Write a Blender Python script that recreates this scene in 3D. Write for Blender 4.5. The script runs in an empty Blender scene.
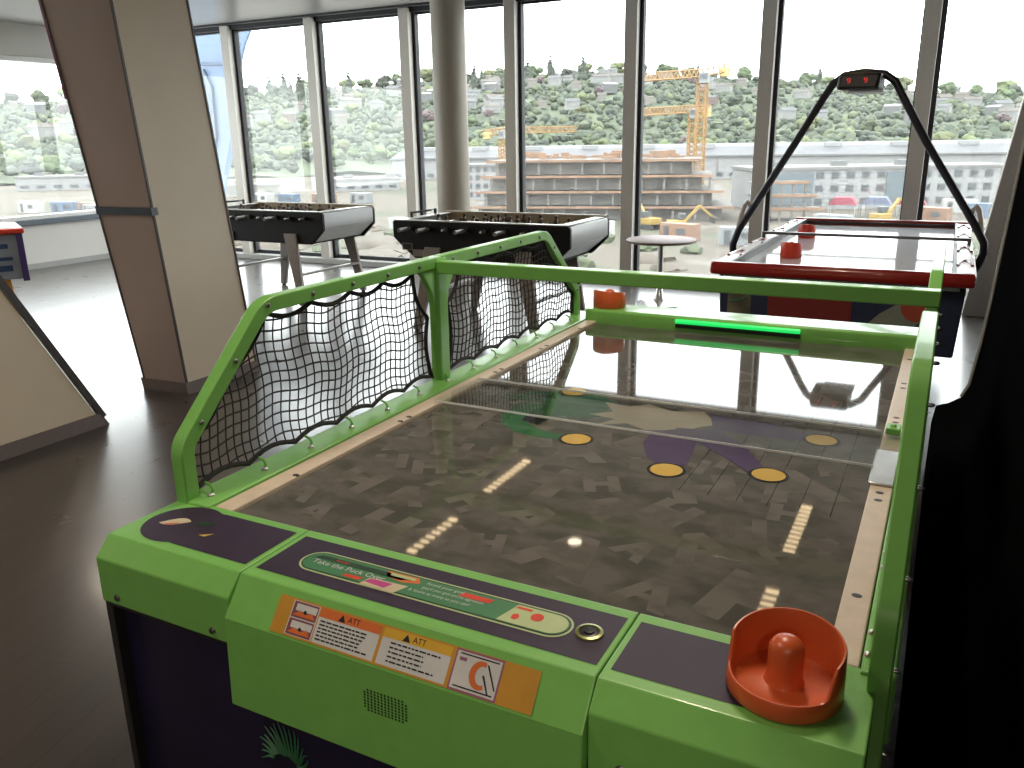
import bpy, bmesh, math, random
from mathutils import Vector, Matrix, noise
random.seed(7)
scene = bpy.context.scene
COL = scene.collection
PI = math.pi

# ------------------------------------------------------------------ camera
PITCH, ROLL, YAW = 0.287455, -0.016057, 0.481882
CAM = Vector((1.2374, -1.0801, 1.5021))
F = Vector((-math.sin(YAW)*math.cos(PITCH), math.cos(YAW)*math.cos(PITCH), -math.sin(PITCH)))
R0 = Vector((math.cos(YAW), math.sin(YAW), 0)); U0 = R0.cross(F)
R = math.cos(ROLL)*R0 + math.sin(ROLL)*U0
U = -math.sin(ROLL)*R0 + math.cos(ROLL)*U0
cd = bpy.data.cameras.new('camera'); cam = bpy.data.objects.new('camera', cd); COL.objects.link(cam)
cam.matrix_world = Matrix(((R.x, U.x, -F.x, CAM.x), (R.y, U.y, -F.y, CAM.y), (R.z, U.z, -F.z, CAM.z), (0, 0, 0, 1)))
cd.sensor_width = 36; cd.lens = 829.21/1024*36; cd.clip_start = 0.02; cd.clip_end = 4000
scene.camera = cam

# ------------------------------------------------------------------ world, lights, exposure
w = bpy.data.worlds.new('overcast_sky'); scene.world = w; w.use_nodes = True
bg = w.node_tree.nodes['Background']
bg.inputs[0].default_value = (0.95, 0.98, 1.0, 1); bg.inputs[1].default_value = 7.5
scene.view_settings.view_transform = 'Standard'; scene.view_settings.look = 'None'
scene.view_settings.exposure = 0.0; scene.view_settings.gamma = 1.0
scene.view_settings.use_curve_mapping = False
try:
    scene.cycles.max_bounces = 10; scene.cycles.transparent_max_bounces = 24
    scene.cycles.sample_clamp_indirect = 6.0
except Exception: pass

def ceiling_fill(name, x, y, z, sx, sy, power, col):
    l = bpy.data.lights.new(name, 'AREA'); l.shape = 'RECTANGLE'; l.size = sx; l.size_y = sy
    l.energy = power; l.color = col
    o = bpy.data.objects.new(name, l); COL.objects.link(o); o.location = (x, y, z)
    return o
WARM = (1.0, 0.84, 0.66)
for (lx, ly, lw_) in ((1.6, -4.4, 34), (0.55, 1.3, 34), (-0.5, -0.7, 22), (2.3, -2.6, 44), (-5.2, -2.2, 40), (-5.6, 1.0, 30), (-6.2, 4.2, 20)):
    ceiling_fill('ceiling_fill', lx, ly, 2.90, 0.16, 1.0, lw_, WARM)  # unseen area lights, added to brighten the tables and the room

# ------------------------------------------------------------------ materials
MATS = {}
def mat(name, col, rough=0.5, metal=0.0, spec=0.5, coat=0.0, emit=None, estr=0.0, vary=0.06, scale=30.0, bump=0.0, alpha=1.0, objvar=0.0):
    if name in MATS: return MATS[name]
    m = bpy.data.materials.new(name); m.use_nodes = True
    nt = m.node_tree; b = nt.nodes['Principled BSDF']
    b.inputs['Roughness'].default_value = rough; b.inputs['Metallic'].default_value = metal
    b.inputs['Specular IOR Level'].default_value = spec
    b.inputs['Coat Weight'].default_value = coat; b.inputs['Coat Roughness'].default_value = 0.06
    tc = nt.nodes.new('ShaderNodeTexCoord'); nz = nt.nodes.new('ShaderNodeTexNoise')
    nz.inputs['Scale'].default_value = scale; nz.inputs['Detail'].default_value = 4
    nt.links.new(tc.outputs['Object'], nz.inputs['Vector'])
    rp = nt.nodes.new('ShaderNodeValToRGB')
    rp.color_ramp.elements[0].position = 0.3; rp.color_ramp.elements[1].position = 0.7
    rp.color_ramp.elements[0].color = [c*(1-vary) for c in col]+[1]
    rp.color_ramp.elements[1].color = [min(1, c*(1+vary)) for c in col]+[1]
    nt.links.new(nz.outputs['Fac'], rp.inputs[0])
    out = rp.outputs[0]
    if objvar > 0:
        oi = nt.nodes.new('ShaderNodeObjectInfo'); hs = nt.nodes.new('ShaderNodeHueSaturation')
        mr = nt.nodes.new('ShaderNodeMapRange'); mr.inputs[3].default_value = 1-objvar; mr.inputs[4].default_value = 1+objvar
        nt.links.new(oi.outputs['Random'], mr.inputs[0]); nt.links.new(mr.outputs[0], hs.inputs['Value'])
        mh = nt.nodes.new('ShaderNodeMapRange'); mh.inputs[3].default_value = 0.47; mh.inputs[4].default_value = 0.52
        nt.links.new(oi.outputs['Random'], mh.inputs[0]); nt.links.new(mh.outputs[0], hs.inputs['Hue'])
        nt.links.new(out, hs.inputs['Color']); out = hs.outputs[0]
    nt.links.new(out, b.inputs['Base Color'])
    if bump > 0:
        bp = nt.nodes.new('ShaderNodeBump'); bp.inputs['Strength'].default_value = bump
        nt.links.new(nz.outputs['Fac'], bp.inputs['Height']); nt.links.new(bp.outputs[0], b.inputs['Normal'])
    if emit:
        b.inputs['Emission Color'].default_value = list(emit)+[1]; b.inputs['Emission Strength'].default_value = estr
    MATS[name] = m
    return m

def glass_mat(name, tint=(1, 1, 1), ior=1.45, rough=0.0, white=0.0):
    m = bpy.data.materials.new(name); m.use_nodes = True; nt = m.node_tree; nt.nodes.clear()
    o = nt.nodes.new('ShaderNodeOutputMaterial'); t = nt.nodes.new('ShaderNodeBsdfTransparent'); t.inputs[0].default_value = list(tint)+[1]
    g = nt.nodes.new('ShaderNodeBsdfGlossy'); g.inputs['Roughness'].default_value = rough
    lw = nt.nodes.new('ShaderNodeLayerWeight'); lw.inputs[0].default_value = 0.5     # Schlick reflectance, the same from both sides
    pw = nt.nodes.new('ShaderNodeMath'); pw.operation = 'POWER'; pw.inputs[1].default_value = 5.0
    fr = nt.nodes.new('ShaderNodeMath'); fr.operation = 'MULTIPLY_ADD'; f0 = ((ior-1)/(ior+1))**2
    fr.inputs[1].default_value = 1-f0; fr.inputs[2].default_value = f0
    nt.links.new(lw.outputs['Facing'], pw.inputs[0]); nt.links.new(pw.outputs[0], fr.inputs[0])
    mx = nt.nodes.new('ShaderNodeMixShader')
    nt.links.new(fr.outputs[0], mx.inputs[0]); nt.links.new(t.outputs[0], mx.inputs[1]); nt.links.new(g.outputs[0], mx.inputs[2])
    last = mx
    if white > 0:
        d = nt.nodes.new('ShaderNodeBsdfTranslucent'); d.inputs[0].default_value = (0.8, 0.82, 0.82, 1)  # faint white veil in the panes imitates the haze outdoors
        tn = nt.nodes.new('ShaderNodeTexNoise'); tn.inputs['Scale'].default_value = 3
        ml = nt.nodes.new('ShaderNodeMath'); ml.operation = 'MULTIPLY'; ml.inputs[1].default_value = white*2
        nt.links.new(tn.outputs['Fac'], ml.inputs[0])
        m2 = nt.nodes.new('ShaderNodeMixShader'); nt.links.new(ml.outputs[0], m2.inputs[0])
        nt.links.new(mx.outputs[0], m2.inputs[1]); nt.links.new(d.outputs[0], m2.inputs[2]); last = m2
    nt.links.new(last.outputs[0], o.inputs[0])
    MATS[name] = m
    return m

GREEN = mat('lime_green_paint', (0.185, 0.47, 0.105), 0.36, coat=0.2, vary=0.04)
BEIGE = mat('beige_rail', (0.60, 0.51, 0.405), 0.45)
PURPLE = mat('dark_purple_decal', (0.034, 0.021, 0.046), 0.5, spec=0.25)
NAVY = mat('navy_purple_vinyl', (0.010, 0.0065, 0.034), 0.5, vary=0.35, scale=6)
BLACK = mat('black_plastic', (0.012, 0.012, 0.013), 0.45)
BLACKGLOSS = mat('black_gloss', (0.008, 0.009, 0.010), 0.3, vary=0.1)
BLACKSATIN = mat('black_satin', (0.004, 0.0045, 0.005), 0.9, spec=0.0, vary=0.1)
STEEL = mat('steel', (0.62, 0.62, 0.60), 0.28, metal=1.0)
DKSTEEL = mat('dark_steel', (0.2, 0.2, 0.2), 0.35, metal=1.0)
NETM = mat('black_net_cord', (0.010, 0.009, 0.010), 0.8)
ORANGE = mat('orange_plastic', (0.60, 0.11, 0.032), 0.32, vary=0.04)
RED = mat('red_paint', (0.27, 0.016, 0.013), 0.28, coat=0.4)
REDP = mat('red_plastic', (0.65, 0.05, 0.025), 0.35)
PALE = mat('pale_grey_paint', (0.62, 0.62, 0.60), 0.4)
MULL = mat('mullion_aluminium', (0.62, 0.59, 0.545), 0.42, vary=0.03)
GASKET = mat('black_gasket', (0.014, 0.014, 0.017), 0.6)
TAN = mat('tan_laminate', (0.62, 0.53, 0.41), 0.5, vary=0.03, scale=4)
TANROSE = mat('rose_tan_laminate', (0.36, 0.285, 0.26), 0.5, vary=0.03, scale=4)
SKIRT = mat('grey_brown_skirting', (0.16, 0.13, 0.125), 0.5)
WALLM = mat('painted_wall', (0.55, 0.54, 0.51), 0.7, vary=0.02, scale=3)
YELLOW = mat('yellow_disc', (0.62, 0.42, 0.10), 0.3)
CREAM = mat('cream_print', (0.55, 0.48, 0.33), 0.35)
PRINTGREEN = mat('dark_green_print', (0.03, 0.11, 0.045), 0.3)
PRINTPURPLE = mat('purple_print', (0.085, 0.055, 0.13), 0.3)
INK = mat('black_print', (0.012, 0.012, 0.012), 0.45)
LABELWHITE = mat('label_white', (0.55, 0.57, 0.58), 0.5)
LABELORANGE = mat('label_orange', (0.60, 0.14, 0.03), 0.5)
LABELYELLOW = mat('label_yellow', (0.60, 0.36, 0.03), 0.5)
LABELAMBER = mat('label_amber', (0.50, 0.25, 0.025), 0.5)
MAGENTA = mat('label_magenta', (0.45, 0.04, 0.22), 0.5)
PANELGREEN = mat('panel_green', (0.045, 0.19, 0.075), 0.45)
PANELDARK = mat('panel_dark_green', (0.012, 0.045, 0.02), 0.45)
PANELPALE = mat('panel_pale_green', (0.42, 0.52, 0.26), 0.45)
LEDGREEN = mat('green_led', (0.02, 0.4, 0.08), 0.3, emit=(0.015, 0.80, 0.15), estr=0.95)
LAMP = mat('warm_lamp', (0.8, 0.7, 0.5), 0.5, emit=(1.0, 0.74, 0.42), estr=10.0)
LAMPSPOT = mat('warm_spot', (0.8, 0.7, 0.5), 0.5, emit=(1.0, 0.86, 0.62), estr=14.0)
GLASS = glass_mat('window_glass', (0.93, 0.95, 0.94), 1.5, white=0.014)
GLASSHAZY = glass_mat('haze_veil_glass', (0.93, 0.95, 0.94), 1.5, white=0.018)
ACRYL = glass_mat('clear_acrylic', (0.97, 0.98, 0.97), 1.28)
ACEDGE = mat('acrylic_edge', (0.75, 0.78, 0.78), 0.2)

# floor: dark planks with a satin polish
def floor_mat():
    m = bpy.data.materials.new('dark_plank_floor'); m.use_nodes = True; nt = m.node_tree; b = nt.nodes['Principled BSDF']
    tc = nt.nodes.new('ShaderNodeTexCoord'); mp = nt.nodes.new('ShaderNodeMapping')
    mp.inputs['Rotation'].default_value = (0, 0, math.radians(76)); mp.inputs['Scale'].default_value = (1, 1, 1)
    nt.links.new(tc.outputs['Object'], mp.inputs[0])
    br = nt.nodes.new('ShaderNodeTexBrick'); br.inputs['Scale'].default_value = 1.0
    br.inputs['Brick Width'].default_value = 1.2; br.inputs['Row Height'].default_value = 0.095
    br.inputs['Mortar Size'].default_value = 0.0025; br.offset = 0.37
    br.inputs['Color1'].default_value = (0.052, 0.041, 0.037, 1); br.inputs['Color2'].default_value = (0.044, 0.036, 0.033, 1)
    br.inputs['Mortar'].default_value = (0.030, 0.024, 0.022, 1)
    nt.links.new(mp.outputs[0], br.inputs['Vector'])
    nt.links.new(br.outputs['Color'], b.inputs['Base Color'])
    nz = nt.nodes.new('ShaderNodeTexNoise'); nz.inputs['Scale'].default_value = 5; nz.inputs['Detail'].default_value = 5
    nt.links.new(tc.outputs['Object'], nz.inputs['Vector'])
    mr = nt.nodes.new('ShaderNodeMapRange'); mr.inputs[3].default_value = 0.24; mr.inputs[4].default_value = 0.34
    nt.links.new(nz.outputs['Fac'], mr.inputs[0]); nt.links.new(mr.outputs[0], b.inputs['Roughness'])
    bp = nt.nodes.new('ShaderNodeBump'); bp.inputs['Strength'].default_value = 0.12; bp.inputs['Distance'].default_value = 0.002; bp.invert = True
    nt.links.new(br.outputs['Fac'], bp.inputs['Height']); nt.links.new(bp.outputs[0], b.inputs['Normal'])
    b.inputs['Specular IOR Level'].default_value = 0.6; b.inputs['Coat Weight'].default_value = 0.36; b.inputs['Coat Roughness'].default_value = 0.14
    return m
FLOORM = floor_mat()

def ceiling_mat():
    m = bpy.data.materials.new('grey_ceiling_panels'); m.use_nodes = True; nt = m.node_tree; b = nt.nodes['Principled BSDF']
    tc = nt.nodes.new('ShaderNodeTexCoord')
    br = nt.nodes.new('ShaderNodeTexBrick'); br.inputs['Scale'].default_value = 1.0
    br.inputs['Brick Width'].default_value = 1.36; br.inputs['Row Height'].default_value = 0.6; br.offset = 0
    br.inputs['Mortar Size'].default_value = 0.006
    br.inputs['Color1'].default_value = (0.26, 0.25, 0.24, 1); br.inputs['Color2'].default_value = (0.25, 0.24, 0.23, 1)
    br.inputs['Mortar'].default_value = (0.2, 0.2, 0.19, 1)
    nt.links.new(tc.outputs['Object'], br.inputs['Vector']); nt.links.new(br.outputs['Color'], b.inputs['Base Color'])
    b.inputs['Roughness'].default_value = 0.28
    return m
CEILM = ceiling_mat()

def playfield_mat(name, c1, c2, rough=0.035):
    m = bpy.data.materials.new(name); m.use_nodes = True; nt = m.node_tree; b = nt.nodes['Principled BSDF']
    tc = nt.nodes.new('ShaderNodeTexCoord'); nz = nt.nodes.new('ShaderNodeTexNoise'); nz.inputs['Scale'].default_value = 11; nz.inputs['Detail'].default_value = 4
    mp = nt.nodes.new('ShaderNodeMapping'); mp.inputs['Scale'].default_value = (1, 1.6, 1); mp.inputs['Rotation'].default_value = (0, 0, 0.5)
    nt.links.new(tc.outputs['Object'], mp.inputs[0]); nt.links.new(mp.outputs[0], nz.inputs['Vector'])
    rp = nt.nodes.new('ShaderNodeValToRGB'); rp.color_ramp.elements[0].position = 0.40; rp.color_ramp.elements[1].position = 0.60
    rp.color_ramp.elements[0].color = list(c1)+[1]; rp.color_ramp.elements[1].color = list(c2)+[1]
    nt.links.new(nz.outputs['Fac'], rp.inputs[0]); nt.links.new(rp.outputs[0], b.inputs['Base Color'])
    b.inputs['Roughness'].default_value = rough; b.inputs['Specular IOR Level'].default_value = 0.5
    return m
PF = playfield_mat('grey_playfield', (0.076, 0.075, 0.066), (0.122, 0.114, 0.105))
PFLETTER = playfield_mat('playfield_letter_grey', (0.150, 0.139, 0.127), (0.108, 0.101, 0.090))
PFWHITE = playfield_mat('white_playfield', (0.80, 0.82, 0.87), (0.78, 0.80, 0.85), 0.08)

# ------------------------------------------------------------------ mesh builder
class MB:
    def __init__(s, org=(0, 0, 0)):
        s.v = []; s.f = []; s.m = []; s.org = Vector(org)
    def add(s, vs, fs, mi=0):
        n = len(s.v); s.v += [Vector(x) for x in vs]
        for f in fs: s.f.append([i+n for i in f]); s.m.append(mi)
        return s
    def box(s, x0, y0, z0, x1, y1, z1, mi=0):
        return s.add([(x0,y0,z0),(x1,y0,z0),(x1,y1,z0),(x0,y1,z0),(x0,y0,z1),(x1,y0,z1),(x1,y1,z1),(x0,y1,z1)],
              [(0,3,2,1),(4,5,6,7),(0,1,5,4),(1,2,6,5),(2,3,7,6),(3,0,4,7)], mi)
    def hexa(s, b, t, mi=0):
        return s.add(list(b)+list(t), [(0,3,2,1),(4,5,6,7),(0,1,5,4),(1,2,6,5),(2,3,7,6),(3,0,4,7)], mi)
    def prism(s, poly, axis, a0, a1, mi=0):
        def P(q, a):
            return (a, q[0], q[1]) if axis == 'x' else ((q[0], a, q[1]) if axis == 'y' else (q[0], q[1], a))
        n = len(poly)
        return s.add([P(q, a0) for q in poly]+[P(q, a1) for q in poly],
              [tuple(range(n))[::-1], tuple(range(n, 2*n))]+[(i, (i+1) % n, n+(i+1) % n, n+i) for i in range(n)], mi)
    def bar(s, a, b, wx, wy=None, mi=0, up=(0, 0, 1)):
        a = Vector(a); b = Vector(b); d = (b-a).normalized(); u = Vector(up)
        if abs(d.dot(u)) > 0.98: u = Vector((1, 0, 0))
        x = d.cross(u).normalized(); y = x.cross(d).normalized(); wy = wy or wx
        q = [(-1,-1),(1,-1),(1,1),(-1,1)]
        return s.hexa([a+x*i*wx/2+y*j*wy/2 for i, j in q], [b+x*i*wx/2+y*j*wy/2 for i, j in q], mi)
    def tube(s, pts, r, n=8, closed=False, mi=0, r_end=None):
        pts = [Vector(p) for p in pts]; N = len(pts); base = len(s.v); fs = []; vs = []
        prev = None
        for i, p in enumerate(pts):
            a = pts[(i-1) % N] if (closed or i > 0) else p; b = pts[(i+1) % N] if (closed or i < N-1) else p
            t = (b-a).normalized()
            if prev is None:
                u = Vector((0, 0, 1)) if abs(t.z) < 0.9 else Vector((1, 0, 0))
                x = t.cross(u).normalized()
            else: x = (prev - t*prev.dot(t)).normalized()
            prev = x; y = t.cross(x)
            rr = r if r_end is None else r+(r_end-r)*i/max(1, N-1)
            for k in range(n):
                an = 2*PI*k/n; vs.append(p+x*math.cos(an)*rr+y*math.sin(an)*rr)
        for i in range(N if closed else N-1):
            j = (i+1) % N
            for k in range(n): fs.append((i*n+k, i*n+(k+1) % n, j*n+(k+1) % n, j*n+k))
        if not closed: fs += [tuple(range(n))[::-1], tuple(range((N-1)*n, N*n))]
        return s.add(vs, fs, mi)
    def lathe(s, prof, c, n=24, mi=0, sx=1, sy=1):
        c = Vector(c); vs = []; fs = []
        for (r, z) in prof:
            for k in range(n):
                a = 2*PI*k/n; vs.append(c+Vector((r*math.cos(a)*sx, r*math.sin(a)*sy, z)))
        for i in range(len(prof)-1):
            for k in range(n): fs.append((i*n+k, i*n+(k+1) % n, (i+1)*n+(k+1) % n, (i+1)*n+k))
        fs += [tuple(range(n))[::-1], tuple(range((len(prof)-1)*n, len(prof)*n))]
        return s.add(vs, fs, mi)
    def disc(s, c, rx, ry=None, n=28, mi=0, X=(1, 0, 0), Y=(0, 1, 0)):
        c = Vector(c); X = Vector(X); Y = Vector(Y); ry = ry or rx
        return s.add([c+X*math.cos(2*PI*k/n)*rx+Y*math.sin(2*PI*k/n)*ry for k in range(n)], [tuple(range(n))], mi)
    def poly(s, pts, mi=0):
        return s.add(pts, [tuple(range(len(pts)))], mi)
    def blob(s, c, r, sub=2, amp=0.2, seed=0, sz=1.0, mi=0, fr=1.2):
        bm = bmesh.new(); bmesh.ops.create_icosphere(bm, subdivisions=sub, radius=1)
        off = Vector((seed*3.1, seed*1.7, seed*2.3)); vs = []
        for v in bm.verts:
            k = 1+amp*noise.noise(v.co*fr*1.6+off)*1.6
            vs.append(Vector(c)+Vector((v.co.x*r*k, v.co.y*r*k, v.co.z*r*sz*k)))
        fs = [tuple(x.index for x in f.verts) for f in bm.faces]; bm.free()
        return s.add(vs, fs, mi)
    def mesh(s, name, mats, smooth=40, weld=False):
        me = bpy.data.meshes.new(name)
        me.from_pydata([tuple(v-s.org) for v in s.v], [], s.f)
        for m in (mats if isinstance(mats, (list, tuple)) else [mats]): me.materials.append(m)
        me.polygons.foreach_set('material_index', s.m)
        bm = bmesh.new(); bm.from_mesh(me)
        bmesh.ops.recalc_face_normals(bm, faces=bm.faces); bm.to_mesh(me); bm.free()
        if smooth:
            me.shade_smooth(); me.set_sharp_from_angle(angle=math.radians(smooth))
        return me
    def build(s, name, mats, parent=None, smooth=40, bev=0, loc=None):
        o = bpy.data.objects.new(name, s.mesh(name, mats, smooth)); COL.objects.link(o)
        if parent is not None: o.parent = parent
        elif loc is None: o.location = s.org
        if loc is not None: o.location = loc
        if bev > 0:
            b = o.modifiers.new('bevel', 'BEVEL'); b.width = bev; b.segments = 2; b.limit_method = 'ANGLE'; b.angle_limit = math.radians(35)
            b.harden_normals = False
        return o

def tag(o, label=None, cat=None, group=None, kind=None):
    if label: o['label'] = label
    if cat: o['category'] = cat
    if group: o['group'] = group
    if kind: o['kind'] = kind
    return o
def thing(name, loc, label, cat, group=None, rz=0):
    o = bpy.data.objects.new(name, None); COL.objects.link(o); o.location = loc; o.rotation_euler = (0, 0, rz); o.empty_display_size = 0.1
    return tag(o, label, cat, group)
def struct(o): o['kind'] = 'structure'; return o
def copy_tree(o, parent=None):
    c = o.copy(); COL.objects.link(c)
    if parent is not None: c.parent = parent; c.matrix_parent_inverse = o.matrix_parent_inverse.copy()
    for ch in list(o.children): copy_tree(ch, c)
    return c
def fillet(pts, rads, n=6):
    out = []
    N = len(pts)
    for i, p in enumerate(pts):
        r = rads[i]
        if r <= 0 or i == 0 or i == N-1: out.append(Vector(p)); continue
        p = Vector(p); a = Vector(pts[i-1])-p; b = Vector(pts[i+1])-p
        la, lb = a.length, b.length; a.normalize(); b.normalize()
        ang = a.angle(b); d = min(r/math.tan(ang/2), la*0.48, lb*0.48); rr = d*math.tan(ang/2)
        c = p+(a+b).normalized()*(rr/math.sin(ang/2))
        v0 = (p+a*d)-c; v1 = (p+b*d)-c
        for k in range(n+1):
            t = k/n; v = v0.lerp(v1, t).normalized()*rr; out.append(c+v)
    return out
def ribbon_yz(mb, path, x0, x1, th, mi=0):
    """sweep a rectangular tube section along a path in the Y-Z plane"""
    path = [Vector((q[0], q[1])) for q in path]; N = len(path); A = []; B = []
    for i, p in enumerate(path):
        t = (path[min(N-1, i+1)]-path[max(0, i-1)]).normalized(); nrm = Vector((-t.y, t.x))
        A.append(p+nrm*th/2); B.append(p-nrm*th/2)
    vs = []
    for i in range(N): vs += [(x0, A[i].x, A[i].y), (x1, A[i].x, A[i].y), (x1, B[i].x, B[i].y), (x0, B[i].x, B[i].y)]
    fs = []
    for i in range(N-1):
        for k in range(4): fs.append((i*4+k, i*4+(k+1) % 4, (i+1)*4+(k+1) % 4, (i+1)*4+k))
    fs += [(3, 2, 1, 0), tuple(range((N-1)*4, N*4))]
    mb.add(vs, fs, mi)
def text_poly(body, size, align='LEFT'):
    cu = bpy.data.curves.new('lettering', 'FONT'); cu.body = body; cu.size = size; cu.align_x = align; cu.align_y = 'CENTER'; cu.resolution_u = 2
    o = bpy.data.objects.new('lettering', cu); COL.objects.link(o)
    dg = bpy.context.evaluated_depsgraph_get(); dg.update()
    me = bpy.data.meshes.new_from_object(o.evaluated_get(dg))
    vs = [tuple(v.co) for v in me.vertices]; fs = [tuple(p.vertices) for p in me.polygons]
    bpy.data.objects.remove(o); bpy.data.curves.remove(cu); bpy.data.meshes.remove(me)
    return vs, fs
def put_text(mb, body, size, org, X, Y, mi, align='LEFT', sx=1.0):
    vs, fs = text_poly(body, size, align); org = Vector(org); X = Vector(X); Y = Vector(Y)
    mb.add([org+X*v[0]*sx+Y*v[1] for v in vs], fs, mi)

# ------------------------------------------------------------------ room shell
WY = 7.4          # window glass plane
CZ = 2.94         # ceiling
HEAD = 2.875
XL, XR, YB = -9.1, 6.0, -6.0
fb = MB(); fb.box(XL-0.15, YB-0.15, -0.25, XR+0.15, WY+0.12, 0); struct(fb.build('floor', FLOORM, smooth=0))
cb = MB(); cb.box(XL-0.15, YB-0.15, CZ, XR+0.15, WY+0.12, CZ+0.25); struct(cb.build('ceiling', CEILM, smooth=0))
DKWALL = mat('grey_wall', (0.30, 0.29, 0.28), 0.7)
b_ = MB(); b_.box(XR, YB, 0, XR+0.15, WY, CZ); struct(b_.build('wall_right', DKWALL, smooth=0))
b_ = MB(); b_.box(XL, YB-0.15, 0, XR, YB, CZ); struct(b_.build('wall_back', DKWALL, smooth=0))
# left wall: low sill wall, bulkhead over the long window, solid part behind the camera
b_ = MB(); b_.box(XL-0.15, 0.5, 0, XL+0.05, WY, 0.55); b_.box(XL-0.15, YB, 0, XL+0.05, 0.5, CZ); b_.box(XL-0.15, 0.5, 2.56, XL+0.02, WY, CZ)
struct(b_.build('wall_left', WALLM, smooth=0))
b_ = MB(); b_.box(XL+0.05, 0.5, 0, XL+0.065, WY, 0.07); struct(b_.build('baseboard_left', mat('grey_baseboard', (0.30, 0.30, 0.29), 0.5), smooth=0))
WHITEP = mat('white_frame', (0.66, 0.66, 0.65), 0.4)
NAVYSILL = mat('slate_sill', (0.07, 0.09, 0.12), 0.35)
b_ = MB(); b_.box(XL-0.1, 0.5, 0.55, XL+0.10, WY-0.1, 0.615); struct(b_.build('trim_1', NAVYSILL, smooth=0, bev=0.006))
b_ = MB(); b_.box(XL-0.08, 0.5, 0.615, XL+0.06, WY-0.1, 0.665); struct(b_.build('trim_2', WHITEP, smooth=0, bev=0.006))
b_ = MB(); b_.box(XL-0.08, 0.5, 2.50, XL+0.05, WY-0.1, 2.56); struct(b_.build('trim_3', WHITEP, smooth=0, bev=0.006))
# left ribbon window: frame with three panes
wl = thing('window_1', (XL, 4, 0.66), None, None); struct(wl)
o_ = (XL, 4, 0.66)
m_ = MB(o_)
for yy in (0.55, 3.9, 7.25): m_.box(XL-0.06, yy-0.05, 0.665, XL+0.03, yy+0.05, 2.50)
m_.build('window_frame', MULL, wl, bev=0.004)
for (a, c) in ((0.6, 3.85), (3.95, 7.2)):
    m_ = MB(o_); m_.box(XL-0.02, a, 0.665, XL-0.012, c, 2.5); m_.build('pane', GLASSHAZY, wl, smooth=0)
# front window wall: mullions, head, curb, panes
MX = [-9.05+0.62, -7.068, -5.710, -4.348, -3.0145, -1.666, -0.341, 1.004, 2.34, 3.68, 5.02]
b_ = MB(); b_.box(XL+0.05, WY-0.14, 0.0, XR, WY+0.06, 0.07); struct(b_.build('trim_4', mat('curb_grey', (0.42, 0.42, 0.41), 0.35), smooth=0, bev=0.006))
b_ = MB(); b_.box(XL+0.05, WY-0.08, HEAD, XR, WY+0.06, CZ, 0); struct(b_.build('trim_5', GASKET, smooth=0))
b_ = MB(); b_.box(XL+0.05, WY-0.19, CZ-0.022, XR, WY-0.135, CZ-0.002); struct(b_.build('trim_6', GASKET, smooth=0))
for i, x in enumerate(MX):
    b_ = MB()
    b_.box(x-0.15, WY-0.13, 0.07, x-0.022, WY+0.05, CZ-0.023, 0)      # deep aluminium box, its right flank catches the daylight
    b_.box(x-0.022, WY-0.05, 0.07, x+0.018, WY+0.03, HEAD, 1)     # black gasket
    b_.box(x-0.165, WY-0.03, 0.07, x-0.15, WY+0.03, HEAD, 1)
    struct(b_.build('trim_%d' % (7+i), [MULL, GASKET], smooth=0, bev=0.003))
prev = XL+0.05
for i, x in enumerate(MX+[XR]):
    wn = thing('window_%d' % (i+2), ((prev+x)/2, WY, 0.07), None, None); struct(wn); o_ = ((prev+x)/2, WY, 0.07)
    a, c = prev+(0.018 if i else 0), x-0.165
    if c-a > 0.1:
        m_ = MB(o_); m_.box(a, WY-0.02, HEAD-0.02, c, WY+0.03, HEAD); m_.box(a, WY-0.02, 0.07, c, WY+0.03, 0.115)
        m_.build('window_frame', GASKET, wn, smooth=0)
        m_ = MB(o_); m_.box(a, WY-0.004, 0.115, c, WY+0.004, HEAD-0.02)
        m_.build('pane', GLASSHAZY if x > 0.5 else GLASS, wn, smooth=0)
    prev = x

# round column in front of the glass
m_ = MB(); m_.lathe([(0.235, 0), (0.235, 0.10), (0.178, 0.10), (0.178, CZ)], (-3.56, 6.8, 0), 40)
struct(m_.build('trim_20', mat('cream_column', (0.40, 0.36, 0.30), 0.45, vary=0.02, scale=3), smooth=50))

# inclined clad column left of centre (bottom and top corners)
def inclined(name, B, T, z0, z1, mats, side_mi):
    mb = MB(); mb.v = [Vector((x, y, z0)) for x, y in B]+[Vector((x, y, z1)) for x, y in T]
    mb.f = [[0,3,2,1],[4,5,6,7],[0,1,5,4],[1,2,6,5],[2,3,7,6],[3,0,4,7]]; mb.m = [0, 0]+side_mi
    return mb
CB = [(-3.21, 2.36), (-2.86, 2.385), (-2.86, 2.98), (-3.21, 2.98)]
CT = [(-3.525, 2.20), (-2.93, 2.225), (-2.93, 2.74), (-3.525, 2.74)]
def lerpc(t): return [(CB[i][0]+(CT[i][0]-CB[i][0])*t, CB[i][1]+(CT[i][1]-CB[i][1])*t) for i in range(4)]
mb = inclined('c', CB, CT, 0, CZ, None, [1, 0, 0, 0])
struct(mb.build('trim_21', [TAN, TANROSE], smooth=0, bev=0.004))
mb = MB()
for i in (0, 1, 2):   # dark metal edge profiles along the corners
    B, T = CB[i], CT[i]; mb.bar((B[0], B[1]-0.002, 0.06), (T[0], T[1]-0.002, CZ-0.002), 0.012)
struct(mb.build('trim_22', mat('dark_edge_profile', (0.055, 0.05, 0.05), 0.4), smooth=0))
t0, t1 = 1.105/CZ, 1.15/CZ
q0, q1 = lerpc(t0), lerpc(t1)
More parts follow.
